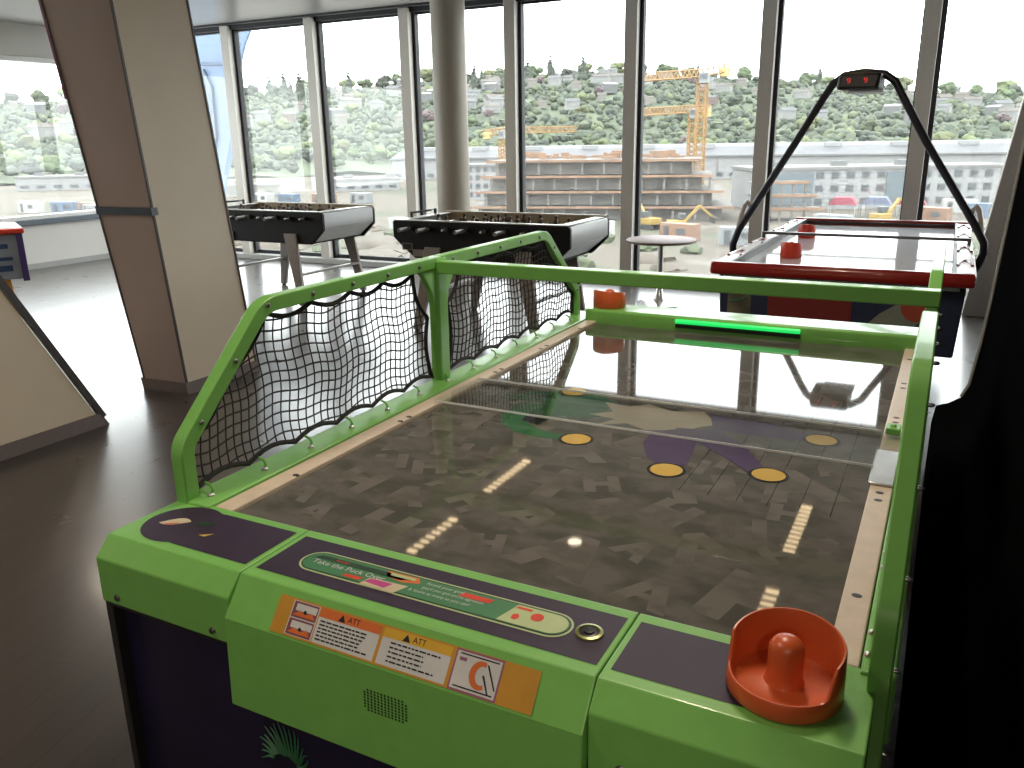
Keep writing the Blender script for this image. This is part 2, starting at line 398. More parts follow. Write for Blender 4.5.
mb = MB(); mb.hexa([(q0[0][0]-0.004, q0[0][1]-0.014, 1.105), (q0[1][0]+0.008, q0[1][1]-0.014, 1.105), (q0[1][0]+0.008, q0[1][1]+0.03, 1.105), (q0[0][0]-0.004, q0[0][1]+0.03, 1.105)],
  [(q1[0][0]-0.004, q1[0][1]-0.014, 1.15), (q1[1][0]+0.008, q1[1][1]-0.014, 1.15), (q1[1][0]+0.008, q1[1][1]+0.03, 1.15), (q1[0][0]-0.004, q1[0][1]+0.03, 1.15)])
struct(mb.build('trim_23', NAVYSILL, smooth=0))
mb = MB(); s_ = 0.012
mb.hexa([(-3.21-s_, 2.36-s_, 0), (-2.86+s_, 2.385-s_, 0), (-2.86+s_, 2.98+s_, 0), (-3.21-s_, 2.98+s_, 0)], [(-3.22-s_, 2.357-s_, 0.075), (-2.865+s_, 2.38-s_, 0.075), (-2.865+s_, 2.975+s_, 0.075), (-3.22-s_, 2.975+s_, 0.075)])
struct(mb.build('baseboard_column', SKIRT, smooth=0))
mb = MB(); q2, q3 = lerpc(0.60), lerpc(0.995)
mb.bar((q2[0][0]-0.009, q2[0][1]-0.002, 0.60*CZ), (q3[0][0]-0.009, q3[0][1]-0.002, 0.995*CZ), 0.012); struct(mb.build('trim_27', mat('pink_light_edge', (0.30, 0.03, 0.14), 0.4), smooth=0))  # pink light on the upper column edge, painted as a magenta strip
# second brace leaning the other way, at the left edge
sl = -0.516
mb = MB(); mb.prism([(0.75, 0), (1.76, 0), (1.76+sl*CZ, CZ), (0.75+sl*CZ, CZ)], 'x', -3.55, -2.83)
struct(mb.build('trim_24', TAN, smooth=0, bev=0.004))
mb = MB(); mb.bar((-2.835, 1.762, 0.05), (-2.835, 1.762+sl*(CZ-0.05), CZ-0.002), 0.035, 0.03); struct(mb.build('trim_25', mat('dark_edge_profile', (0.05, 0.05, 0.05)), smooth=0))
mb = MB(); mb.prism([(0.73, 0), (1.785, 0), (1.745, 0.075), (0.70, 0.075)], 'x', -3.56, -2.818); struct(mb.build('baseboard_brace', SKIRT, smooth=0))
# grey clad brace at the right end of the glass
mb = MB(); mb.hexa([(1.43, 6.83, 0), (1.63, 6.83, 0), (1.63, 7.05, 0), (1.43, 7.05, 0)], [(1.80, 6.83, CZ), (2.0, 6.83, CZ), (2.0, 7.05, CZ), (1.80, 7.05, CZ)])
struct(mb.build('trim_26', mat('grey_clad', (0.50, 0.48, 0.44), 0.5), smooth=0, bev=0.004))

# ceiling fixtures seen as reflections in the glossy table
def strip_light(x0, x1, y0, y1, label):
    t = thing('ceiling_light', ((x0+x1)/2, (y0+y1)/2, CZ), label, 'ceiling light', 'louvred strip lights in the ceiling'); o_ = t.location
    m = MB(o_); m.box(x0-0.02, y0-0.02, CZ-0.02, x0, y1+0.02, CZ-0.001); m.box(x1, y0-0.02, CZ-0.02, x1+0.02, y1+0.02, CZ-0.001)
    m.box(x0, y0-0.02, CZ-0.02, x1, y0, CZ-0.001); m.box(x0, y1, CZ-0.02, x1, y1+0.02, CZ-0.001)
    m.build('frame', BLACK, t, smooth=0)
    m = MB(o_); m.box(x0, y0, CZ-0.012, x1, y1, CZ-0.002); m.build('diffuser', LAMP, t, smooth=0)
    n = max(3, int((y1-y0)/0.075))
    for k in range(1, n):
        m = MB(o_); yy = y0+(y1-y0)*k/n; m.box(x0, yy-0.016, CZ-0.018, x1, yy+0.016, CZ-0.0125); m.build('louvre_slat', BLACK, t, smooth=0)
strip_light(-1.995, -1.91, 4.27, 5.31, 'louvred warm strip light in the ceiling, farther one on the left')
strip_light(-1.97, -1.885, 3.34, 3.97, 'louvred warm strip light in the ceiling, nearer one on the left')
strip_light(0.46, 0.545, 4.26, 5.38, 'louvred warm strip light in the ceiling, farther one on the right')
strip_light(0.46, 0.545, 3.30, 3.96, 'louvred warm strip light in the ceiling, nearer one on the right')
def downlight(x, y, label, on=True):
    t = thing('downlight', (x, y, CZ), label, 'downlight'); o_ = t.location
    m = MB(o_); m.lathe([(0.075, -0.001), (0.08, -0.012), (0.055, -0.014), (0.052, -0.004)], (x, y, CZ), 24); m.build('trim_ring', WHITEP, t)
    m = MB(o_); m.lathe([(0.05, -0.003), (0.046, -0.010), (0.02, -0.012)], (x, y, CZ), 20); m.build('lens', LAMPSPOT if on else LABELWHITE, t)
downlight(-0.93, 4.02, 'round warm downlight in the ceiling, mirrored in the green table')
downlight(-5.15, 5.95, 'small white downlight in the ceiling by the left windows')

# ------------------------------------------------------------------ green air hockey table
O1 = (0.56, 0.95, 0.0)
T1 = thing('air_hockey_table', O1, 'large lime green air hockey table with netted side guards and dark playfield', 'air hockey table')
def P1(): return MB(O1)
XA, XB = -0.103, 1.225
# body with printed vinyl front
m = P1(); m.box(-0.095, -0.180, 0.12, 1.205, 2.14, 0.735); m.build('cabinet_body', NAVY, T1, bev=0.006)
m = P1()
for x in (-0.102, 1.188): m.box(x, -0.203, 0.12, x+0.018, -0.165, 0.69)
m.box(-0.102, -0.2025, 0.665, 1.206, -0.166, 0.69); m.build('edge_trim', BLACK, T1, bev=0.003)
random.seed(11)
m = P1()   # loose swirl print low on the front
for k in range(16):
    a = k/15*PI*0.95; cx, cz = 0.30, 0.50
    pts = [(cx+0.02*math.cos(a)+ (0.035+0.01*random.random())*t*math.cos(a+0.5*t), -0.1815, cz-0.06+(0.07+0.02*random.random())*t*math.sin(a+0.3*t)) for t in [0.2, 0.5, 0.8, 1.0]]
    m.tube(pts, 0.0035, 4, r_end=0.001)
m.build('printed_swirl', mat('teal_print', (0.03, 0.14, 0.06), 0.5), T1)
for x in (0.02, 1.08):
    for y in (0.05, 1.9):
        m = P1(); m.lathe([(0.03, 0), (0.035, 0.01), (0.035, 0.02), (0.018, 0.03), (0.018, 0.125)], (x, y, 0), 16); m.build('leg', DKSTEEL, T1)

# consoles at the near end: two side covers and the bulging middle cover
def console(x0, x1, bev_out, bev_drop, zbot, y_out):
    return [(0.004, 0.70), (0.004, 0.80), (-0.173, 0.80), (-0.176-bev_out, 0.80-bev_drop), (y_out, zbot), (-0.10, zbot)]
for (x0, x1) in ((XA, 0.2325), (0.8865, XB)):
    m = P1(); m.prism(console(x0, x1, 0.030, 0.035, 0.675, -0.206), 'x', x0, x1); m.build('console_side', GREEN, T1, smooth=0, bev=0.0025)
m = P1(); m.prism(console(0, 0, 0.044, 0.062, 0.572, -0.227), 'x', 0.2345, 0.8845); m.build('center_console', GREEN, T1, smooth=0, bev=0.0025)
# purple overlays on the console tops
m = P1(); z = 0.8006
pts = []
for k in range(25):
    a = math.radians(62)+k/24*math.radians(236); pts.append((-0.005+0.078*math.cos(a), -0.083+0.074*math.sin(a), z))
m.poly([(0.222, -0.0165, z)]+[(0.045, -0.0165, z)]+pts+[(0.045, -0.150, z)]+[(0.222, -0.150, z)])
# cream leaf-shaped print on the overlay
m.poly([(-0.052+0.055*t, -0.10+0.02*math.sin(t*3.0)+0.028*t, z+0.0004) for t in (0, .2, .4, .6, .8, 1)]+[(-0.052+0.055*t, -0.10-0.012*math.sin(t*3.14)+0.028*t, z+0.0004) for t in (1, .8, .6, .4, .2, 0)], 1)
m.poly([(-0.036, -0.098, z+0.0007), (-0.012, -0.082, z+0.0007), (-0.014, -0.088, z+0.0007), (-0.034, -0.103, z+0.0007)], 2)
m.poly([(0.06, -0.105, z+0.0004), (0.085, -0.088, z+0.0004), (0.075, -0.105, z+0.0004)], 3)
m.poly([(0.02, -0.062, z+0.0004), (0.055, -0.052, z+0.0004), (0.05, -0.07, z+0.0004), (0.02, -0.075, z+0.0004)], 4)
m.build('console_overlay', [PURPLE, CREAM, REDP, YELLOW, PANELDARK], T1, smooth=0)
m = P1(); m.poly([(0.247, -0.020, z), (0.876, -0.020, z), (0.876, -0.150, z), (0.247, -0.150, z)]); m.build('console_overlay', PURPLE, T1, smooth=0)
m = P1(); m.poly([(0.897, -0.020, z), (1.095, -0.020, z), (1.095, -0.150, z), (0.897, -0.150, z)]); m.build('console_overlay', PURPLE, T1, smooth=0)
# instruction pill
def pill(x0, x1, yc, r, zz, n=12):
    p = []
    for k in range(n+1): a = PI/2+PI*k/n; p.append((x0+r+r*math.cos(a), yc+r*math.sin(a), zz))
    for k in range(n+1): a = -PI/2+PI*k/n; p.append((x1-r+r*math.cos(a), yc+r*math.sin(a), zz))
    return p
m = P1(); zz = 0.8010; yc = -0.086
m.poly(pill(0.298, 0.812, yc, 0.0335, zz), 1); m.poly(pill(0.3015, 0.8085, yc, 0.030, zz+0.0003), 2); m.poly(pill(0.3045, 0.8055, yc, 0.027, zz+0.0006), 0)
zt = zz+0.0010
m.poly([(0.325, -0.066, zt), (0.52, -0.066, zt), (0.50, -0.079, zt), (0.315, -0.078, zt)], 2)
put_text(m, 'Take the Puck Over', 0.0185, (0.322, -0.0885, zt+0.0003), (1, 0.0, 0), (0, 1, 0), 3)
put_text(m, 'Ready?', 0.010, (0.36, -0.0715, zt+0.0003), (1, 0, 0), (0, 1, 0), 4)
m.poly([(0.462, -0.062, zt), (0.525, -0.060, zt), (0.535, -0.075, zt), (0.505, -0.084, zt), (0.470, -0.078, zt)], 5)
m.poly([(0.472, -0.065, zt+0.0003), (0.522, -0.064, zt+0.0003), (0.522, -0.072, zt+0.0003), (0.475, -0.073, zt+0.0003)], 6)
m.poly([(0.448, -0.094, zt), (0.522, -0.090, zt), (0.510, -0.119, zt), (0.442, -0.117, zt)], 8)
m.poly([(0.452, -0.096, zt+0.0003), (0.495, -0.095, zt+0.0003), (0.488, -0.112, zt+0.0003), (0.445, -0.108, zt+0.0003)], 7)
m.poly([(0.402, -0.101, zt), (0.438, -0.099, zt), (0.434, -0.109, zt), (0.40, -0.109, zt)], 4)
m.poly([(0.615, -0.066, zt), (0.67, -0.066, zt), (0.665, -0.078, zt), (0.61, -0.078, zt)], 4)
put_text(m, 'Avoid your goal', 0.011, (0.545, -0.069, zt+0.0005), (1, 0, 0), (0, 1, 0), 3)
put_text(m, 'guard your goal and be aggressive', 0.0105, (0.545, -0.0825, zt+0.0005), (1, 0, 0), (0, 1, 0), 3, sx=0.8)
put_text(m, '& Score as many as you can!', 0.0105, (0.527, -0.0965, zt+0.0005), (1, 0, 0), (0, 1, 0), 3, sx=0.95)
m.poly([(0.696, -0.1115, zt)]+pill(0.70, 0.804, yc, 0.0255, zt)[13:]+[(0.710, -0.0605, zt)], 6)
m.disc((0.752, -0.081, zt+0.0004), 0.0105, 0.0105, 18, 4)
m.disc((0.72, -0.093, zt+0.0004), 0.007, 0.009, 5, 4)
m.poly([(0.712, -0.065, zt+0.0004), (0.738, -0.065, zt+0.0004), (0.737, -0.071, zt+0.0004), (0.711, -0.071, zt+0.0004)], 4)
m.build('instruction_panel', [PANELGREEN, PANELPALE, PANELDARK, LABELWHITE, REDP, LABELORANGE, PANELPALE, MAGENTA, CREAM], T1, smooth=0)
# start button
m = P1(); m.lathe([(0.021, 0.0), (0.021, 0.004), (0.0165, 0.005), (0.0155, 0.002)], (0.838, -0.083, 0.80), 24); bz = m.build('button_bezel', mat('olive_metal', (0.30, 0.33, 0.13), 0.3, metal=0.6), T1)
m = P1(); m.lathe([(0.015, 0.0), (0.015, 0.003), (0.008, 0.004), (0.008, 0.0065), (0.003, 0.007)], (0.838, -0.083, 0.80), 20); m.build('start_button', BLACKGLOSS, T1)
# warning sticker on the bevel of the middle cover
pA, pB = Vector((0, -0.1765, 0.7965)), Vector((0, -0.2185, 0.742)); dB = (pB-pA); bl = dB.length; dB.normalize(); nB = Vector((0, dB.z, -dB.y)); nB = nB if nB.y < 0 else -nB
def BV(x, t, k=1): return Vector((x+0.016, 0, 0))+pA+dB*0.003+dB*t+nB*(0.0006+0.0003*k)
def bq(mb, x0, x1, t0, t1, k, mi): mb.poly([BV(x0, t0, k), BV(x1, t0, k), BV(x1, t1, k), BV(x0, t1, k)], mi)
m = P1()
bq(m, 0.318, 0.792, 0.006, 0.066, 0, 0)
bq(m, 0.348, 0.402, 0.009, 0.063, 1, 1)
for (t0, t1) in ((0.010, 0.035), (0.037, 0.062)):
    bq(m, 0.350, 0.400, t0, t1, 2, 2); bq(m, 0.356, 0.398, t0+0.003, t0+0.014, 3, 1)
    m.poly([BV(0.352, t1-0.003, 3), BV(0.365, t0+0.013, 3), BV(0.378, t1-0.007, 3), BV(0.39, t0+0.012, 3), BV(0.398, t1-0.003, 3)], 3)
    m.disc(BV(0.376, t0+0.014, 4), 0.003, 0.003, 8, 4, X=(1, 0, 0), Y=tuple(dB))
bq(m, 0.404, 0.522, 0.009, 0.063, 1, 1); bq(m, 0.404, 0.522, 0.009, 0.023, 2, 3)
bq(m, 0.528, 0.650, 0.009, 0.063, 1, 1); bq(m, 0.528, 0.650, 0.009, 0.023, 2, 5)
for cx in (0.463, 0.585):
    m.poly([BV(cx-0.022, 0.0215, 3), BV(cx-0.008, 0.0215, 3), BV(cx-0.015, 0.0105, 3)], 4)
    put_text(m, 'ATT', 0.0125, BV(cx-0.004, 0.016, 3), (1, 0, 0), -dB, 4)
random.seed(5)
for (x0, x1, rows) in ((0.409, 0.518, 6), (0.545, 0.634, 5)):
    for r_ in range(rows):
        t = 0.0275+r_*(0.0335/rows); x = x0
        end = x1-random.random()*0.03
        while x < end:
            wd = random.uniform(0.004, 0.012); bq(m, x, min(end, x+wd), t, t+0.0024, 3, 4); x += wd+0.002
bq(m, 0.656, 0.735, 0.007, 0.0655, 1, 6); bq(m, 0.659, 0.732, 0.010, 0.0625, 2, 1)
ring = []
for k in range(20):
    a = math.radians(70)+k/19*math.radians(230); ring.append(BV(0.703+0.018*math.cos(a), 0.036-0.020*math.sin(a), 3))
for k in range(20):
    a = math.radians(300)-k/19*math.radians(230); ring.append(BV(0.705+0.010*math.cos(a), 0.036-0.013*math.sin(a), 3))
m.poly(ring, 3)
m.poly([BV(0.710, 0.019, 4), BV(0.713, 0.019, 4), BV(0.731, 0.050, 4), BV(0.729, 0.051, 4)], 4); m.poly([BV(0.706, 0.035, 4), BV(0.709, 0.034, 4), BV(0.722, 0.058, 4), BV(0.720, 0.059, 4)], 4)
bq(m, 0.664, 0.676, 0.018, 0.023, 3, 6); bq(m, 0.664, 0.728, 0.0575, 0.0595, 3, 4); bq(m, 0.664, 0.728, 0.012, 0.014, 3, 4)
m.build('warning_sticker', [LABELAMBER, LABELWHITE, mat('label_plum', (0.20, 0.06, 0.08), 0.5), LABELORANGE, INK, LABELYELLOW, mat('label_plum2', (0.28, 0.10, 0.17), 0.5)], T1, smooth=0)
# speaker grille: small dark holes in the lower face
m = P1()
def FC(x, zz): t = (zz-0.572)/(0.734-0.572); return (x, -0.227+(-0.220+0.227)*t-0.0008, zz)
for i in range(13):
    for j in range(8):
        if (i in (0, 12) and j in (0, 7)): continue
        x, zz = 0.524+i*0.0064, 0.660+j*0.0050
        m.disc(FC(x, zz), 0.0021, 0.0021, 6, 0, X=(1, 0, 0), Y=(0, 0, 1))
m.build('speaker_grille', INK, T1, smooth=0)
def bolt(mb, c, n, r=0.007, h=0.005, mi=0):
    c = Vector(c); n = Vector(n).normalized(); x = n.cross(Vector((0.3, 0.5, 0.8))).normalized(); y = n.cross(x)
    vs = []; fs = []; pr = [(r, 0), (r, h*0.4), (r*0.7, h*0.85), (r*0.3, h)]
    for (rr, hh) in pr:
        for k in range(10): a = 2*PI*k/10; vs.append(c+n*hh+x*math.cos(a)*rr+y*math.sin(a)*rr)
    for i in range(3):
        for k in range(10): fs.append((i*10+k, i*10+(k+1) % 10, (i+1)*10+(k+1) % 10, (i+1)*10+k))
    fs.append(tuple(range(30, 40))); mb.add(vs, fs, mi)
for x in (-0.058, 0.186, 0.934, 1.17):
    m = P1(); bolt(m, (x, -0.206, 0.692), (0, -1, 0)); m.build('bolt', DKSTEEL, T1)

# playfield with its print (plain generic shapes)
m = P1(); zp = 0.790
m.box(0.0, 0.0, 0.752, 1.19, 1.99, zp, 0)
def AT(a, b): return (1.2374+(a-1.2374)*0.9727, -1.0801+(b+1.0801)*0.9727)
def LQ(mb, cx, cy, ang, s, strokes, mi, zz):
    ca, sa = math.cos(ang), math.sin(ang)
    for q_, st in enumerate(strokes):
        mb.poly([(cx+s*(x*ca-y*sa), cy+s*(x*sa+y*ca), zz) for x, y in st], mi)
LH = [[(-.46,-.5),(-.16,-.5),(-.16,.5),(-.46,.5)], [(.16,-.5),(.46,-.5),(.46,.5),(.16,.5)], [(-.16,-.12),(.16,-.12),(.16,.14),(-.16,.14)]]
LA = [[(-.55,-.5),(-.24,-.5),(0,.14),(0,.5),(-.16,.5)], [(.55,-.5),(.24,-.5),(0,.14),(0,.5),(.16,.5)], [(-.135,-.22),(.135,-.22),(.075,-.06),(-.075,-.06)]]
random.seed(21)
placed = []
for k in range(2600):
    s_ = random.uniform(0.07, 0.17); x = random.uniform(0.03+s_*.6, 1.15-s_*.6); y = random.uniform(0.02+s_*.6, 0.98)
    if all((x-a)**2+(y-b)**2 > (0.56*(s_+c))**2 for a, b, c in placed):
        placed.append((x, y, s_)); LQ(m, x, y, random.uniform(-0.6, 0.6), s_, LH if k % 2 == 0 else LA, 1, zp+0.0001+0.00006*(len(placed) % 5))
zg = zp+0.0006
def swoosh(mb, pts, mi, zz): mb.poly([AT(a, b)+(zz,) for a, b in pts], mi)
swoosh(m, [(.46,.735),(.39,.715),(.30,.725),(.235,.77),(.205,.83),(.20,.90),(.215,.945),(.30,.985),(.44,.985),(.47,.94),(.40,.90),(.31,.87),(.30,.80),(.36,.765),(.455,.76)], 2, zg)
swoosh(m, [(.26,.885),(.34,.90),(.33,.80),(.275,.815)], 5, zg+0.0003)
swoosh(m, [(.12,1.0),(.20,1.075),(.38,1.115),(.46,1.06),(.45,.995),(.30,.985),(.20,.975)], 2, zg+0.0002)
swoosh(m, [(.15,1.01),(.21,1.05),(.28,1.05),(.24,1.0)], 5, zg+0.0005)
swoosh(m, [(.42,1.06),(.50,1.05),(.54,1.09),(.62,1.06),(.70,1.09),(.76,1.0),(.72,.96),(.70,.92),(.60,.88),(.54,.91),(.47,.87),(.50,.93),(.42,.94),(.47,.99)], 3, zg+0.0003)
swoosh(m, [(.62,.88),(.70,.94),(.74,.90),(.765,.69),(.715,.655),(.665,.70),(.625,.79)], 4, zg+0.0005)
swoosh(m, [(.665,.93),(.77,.95),(.86,.87),(.945,.72),(.905,.70),(.83,.78),(.73,.86)], 4, zg+0.0006)
swoosh(m, [(.72,1.075),(.90,1.06),(.99,1.02),(.995,.965),(.88,.955),(.76,.955)], 4, zg+0.0004)
for (cx, cy) in ((.465,.742),(.731,.642),(.946,.711),(1.02,.992),(.30,1.115)):
    cx, cy = AT(cx, cy); m.disc((cx, cy, zg+0.0007), 0.043, 0.043, 28, 5); m.disc((cx, cy, zg+0.0009), 0.036, 0.036, 28, 6)
for k in range(6):
    x = 0.80+0.06*k; m.poly([(x, 0.50, zp+0.0005), (x+0.0015, 0.50, zp+0.0005), (x+0.0015, 1.3, zp+0.0005), (x, 1.3, zp+0.0005)], 5)
def gloss(name, col): return playfield_mat(name, col, tuple(c*1.1 for c in col))
m.build('playfield', [PF, PFLETTER, gloss('pf_green', (0.035, 0.125, 0.055)), gloss('pf_cream', (0.40, 0.35, 0.26)), gloss('pf_purple', (0.075, 0.048, 0.115)), gloss('pf_dark', (0.022, 0.022, 0.026)), gloss('pf_yellow', (0.58, 0.39, 0.09))], T1, smooth=0)
# inner beige rails and the green channels outside them
for (x0, x1, lx) in ((-0.012, 0.035, 0.028), (1.157, 1.2005, 1.178)):
    m = P1(); m.box(x0, 0.004, 0.74, x1, 1.955, 0.80); m.build('side_rail', BEIGE, T1, bev=0.003)
    for y in (0.20, 0.60, 0.64, 1.12, 1.16, 1.45, 1.50, 1.8):
        m = P1(); m.lathe([(0.008, -0.001), (0.008, 0.0006), (0.004, 0.0009)], (lx, y, 0.80), 12, sx=1.0, sy=0.8); m.build('screw', INK, T1)
for (x0, x1) in ((-0.100, -0.0135), (1.2025, 1.248)):
    m = P1(); m.box(x0, -0.012, 0.70, x1, 2.10, 0.805); m.build('rail_channel', GREEN, T1, bev=0.004)
# far end console with the lit goal slot
m = P1(); m.prism([(1.952, 0.775), (1.952, 0.838), (1.958, 0.846), (2.10, 0.846), (2.135, 0.82), (2.15, 0.70), (2.0, 0.66)], 'x', -0.012, 1.2); m.build('far_console', GREEN, T1, bev=0.003)
m = P1()
m.box(0.36, 1.946, 0.803, 0.815, 1.953, 0.816); m.build('goal_slot', INK, T1, smooth=0)
m = P1(); m.tube([(0.362, 1.942, 0.829), (0.815, 1.942, 0.829)], 0.0085, 10); m.build('goal_light', LEDGREEN, T1)

# side guards
def guard(X0, X1, segs, nm='guard_frame'):
    out = []
    for pts, rad in segs:
        m = P1(); ribbon_yz(m, fillet(pts, rad, 7), X0, X1, 0.034); out.append(m.build(nm, GREEN, T1, smooth=30, bev=0.003))
    return out
ZT = 1.160
LX0, LX1 = -0.101, -0.069
nearL = [(0.004, 0.79), (0.004, 0.915), (0.262, ZT), (0.985, ZT)]
farL = [(0.99, ZT), (1.72, ZT), (2.02, 0.90), (2.02, 0.80)]
gl = guard(LX0, LX1, [(nearL, [0, .05, .09, 0]), (farL, [0, .10, .05, 0])])
RX0, RX1 = 1.2135, 1.2425
nearR = [(-0.03, 0.64), (-0.03, 0.905), (0.225, 1.162), (0.80, 1.162), (0.80, 0.80)]
farR = [(1.06, 0.80), (1.06, 1.165), (1.72, 1.165), (2.02, 0.90), (2.02, 0.80)]
gr = guard(RX0, RX1, [(nearR, [0, .05, .10, .20, 0]), (farR, [0, .12, .10, .05, 0])])
# middle posts, gussets, cross bar
m = P1(); m.box(LX0, 0.955, 0.795, LX1+0.005, 1.005, ZT+0.012); m.build('mid_post', GREEN, T1, bev=0.004)
m = P1(); m.box(RX0+0.001, 0.953, 0.795, RX1-0.001, 0.99, 1.13); m.build('mid_post', GREEN, T1, bev=0.004)
for sgn in (-1, 1):
    m = P1(); c = 0.98+sgn*0.012
    pa = [(c, ZT), (c+sgn*0.115, ZT), (c+sgn*0.075, ZT-0.03), (c+sgn*0.035, ZT-0.085), (c+sgn*0.012, ZT-0.20), (c, ZT-0.20)]
    m.prism(pa, 'x', LX0+0.010, LX1-0.004); m.build('gusset', GREEN, T1, bev=0.003)
m = P1(); m.box(-0.07, 0.950, 1.130, 1.243, 0.992, 1.166); m.build('crossbar', GREEN, T1, bev=0.003)
# nets
def in_poly(y, zz, P):
    c = False; n = len(P)
    for i in range(n):
        a, b = P[i], P[(i+1) % n]
        if (a[1] > zz) != (b[1] > zz) and y < (b[0]-a[0])*(zz-a[1])/(b[1]-a[1])+a[0]: c = not c
    return c
def net(X, outline, hooks_bottom, seed, cell=0.0250, sag=0.017):
    """knotted net: scalloped border rope, bulging cords clipped to the border"""
    mb = P1(); rnd = random.Random(seed)
    border = []
    N = len(outline)
    for i in range(N):
        a = Vector(outline[i]); b = Vector(outline[(i+1) % N]); L = (b-a).length; k = max(1, round(L/0.15)); d = (b-a)/L; nrm = Vector((-d.y, d.x))
        for j in range(k):
            for q in range(6):
                t = (j+q/6)/k; border.append(a+(b-a)*t+nrm*sag*math.sin(PI*q/6)*(1 if L > 0.1 else 0))
    BP = [(p.x, p.y) for p in border]
    def warp(y, zz):
        return (y+0.006*math.sin(zz*31+seed)+0.004*math.sin(y*19), zz+0.007*math.sin(y*17+seed)+0.004*math.sin(y*43+zz*9))
    def bulge(y, zz): return X+0.010*math.sin(y*9+seed)*math.sin((zz-0.8)*8)
    y0 = min(p[0] for p in BP); y1 = max(p[0] for p in BP); z0 = min(p[1] for p in BP); z1 = max(p[1] for p in BP)
    def run(fn, n):
        seg = []
        for k in range(n+1):
            y, zz = fn(k/n)
            y, zz = warp(y, zz)
            if in_poly(y, zz, BP): seg.append((bulge(y, zz), y, zz))
            else:
                if len(seg) > 1: mb.tube(seg, 0.0022, 4)
                seg = []
        if len(seg) > 1: mb.tube(seg, 0.0022, 4)
    ny = int((y1-y0)/cell)+2
    for i in range(ny): run(lambda t, i=i: (y0+i*cell, z0-0.02+(z1-z0+0.04)*t), 44)
    nz = int((z1-z0)/cell)+2
    for j in range(nz): run(lambda t, j=j: (y0-0.02+(y1-y0+0.04)*t, z0+j*cell), 90)
    mb.tube([(bulge(y, zz), y, zz) for y, zz in BP], 0.0060, 5, closed=True)
    return mb
NL = [(0.026, 0.816), (0.935, 0.818), (0.935, 1.0), (0.86, 1.138), (0.275, 1.138), (0.026, 0.915)]
NF = [(1.022, 0.818), (1.99, 0.818), (1.99, 0.90), (1.71, 1.138), (1.10, 1.138), (1.022, 1.03)]
for X_, outs, g_ in ((-0.085, (NL, NF), gl),):
    for k, ol in enumerate(outs): net(X_, ol, True, 3+k).build('net', NETM, g_[k], smooth=0)
NR = [(0.015, 0.835), (0.765, 0.835), (0.765, 0.98), (0.68, 1.128), (0.25, 1.125), (0.015, 0.90)]
NRF = [(1.095, 0.835), (1.98, 0.835), (1.98, 0.89), (1.70, 1.130), (1.18, 1.130), (1.095, 1.03)]
for k, ol in enumerate((NR, NRF)): net(1.228, ol, True, 5+k).build('net', NETM, gr[k], smooth=0)
# fixing bolts and hooks along the guards
def hook(mb, c): 
    mb.tube([(c[0]+0.006, c[1], c[2]-0.018), (c[0]+0.010, c[1], c[2]-0.012), (c[0]+0.004, c[1], c[2]-0.002), (c[0]-0.010, c[1], c[2]+0.002)], 0.003, 6)
for k in range(13):
    y = 0.03+k*0.155
    m = P1(); bolt(m, (-0.048, y, 0.805), (0, 0, 1), 0.0075, 0.006); m.build('bolt', STEEL, T1)
    m = P1(); hook(m, (-0.068, y+0.015, 0.822)); m.build('net_hook', GREEN, T1)
def along(path, step):
    out = []; acc = 0.06
    for a, b in zip(path[:-1], path[1:]):
        a = Vector(a); b = Vector(b); L = (b-a).length
        while acc < L: out.append(a+(b-a)*acc/L); acc += step
        acc -= L
    return out
for q in along(nearL[1:], 0.15)+along(farL[:-1], 0.15):
    m = P1(); bolt(m, (LX1, q[0], q[1]), (1, 0, 0), 0.006, 0.005); m.build('bolt', DKSTEEL, T1)
for q in along(nearR[:4], 0.13):
    m = P1(); bolt(m, (RX1, q[0], q[1]), (1, 0, 0), 0.0035, 0.009); m.build('bolt', STEEL, T1)
for y in (0.03, 0.09, 0.30, 0.36):
    m = P1(); bolt(m, (1.209, y, 0.805), (0, 0, 1), 0.006, 0.006); m.build('bolt', STEEL, T1)
for y in (1.62, 1.72, 1.45):
    m = P1(); bolt(m, (1.207, y, 0.805), (0, 0, 1), 0.007, 0.008); m.build('bolt', DKSTEEL, T1)
# clear divider strip bridging the table, with its clamp plates
m = P1(); m.box(0.03, 0.765, 0.806, 1.155, 1.010, 0.811, 0)
for (y0, y1) in ((0.7635, 0.7655), (1.0095, 1.0115)): m.box(0.03, y0, 0.8058, 1.155, y1, 0.8112, 1)
m.build('clear_divider', [ACRYL, ACEDGE], T1, smooth=0)
m = P1(); m.box(1.152, 0.675, 0.8012, 1.200, 0.885, 0.806); m.build('divider_clamp', mat('brushed_plate', (0.55, 0.54, 0.52), 0.22, metal=0.85, vary=0.25, scale=12), T1, bev=0.001)
m = P1(); m.box(1.152, 0.886, 0.8012, 1.200, 1.03, 0.8055); m.build('divider_clamp', ACRYL, T1, smooth=0)
m = P1(); m.box(1.162, 0.985, 0.811, 1.195, 1.03, 0.826); bolt(m, (1.178, 1.007, 0.826), (0, 0, 1), 0.008, 0.005); m.build('divider_clip', GREEN, T1, bev=0.002)

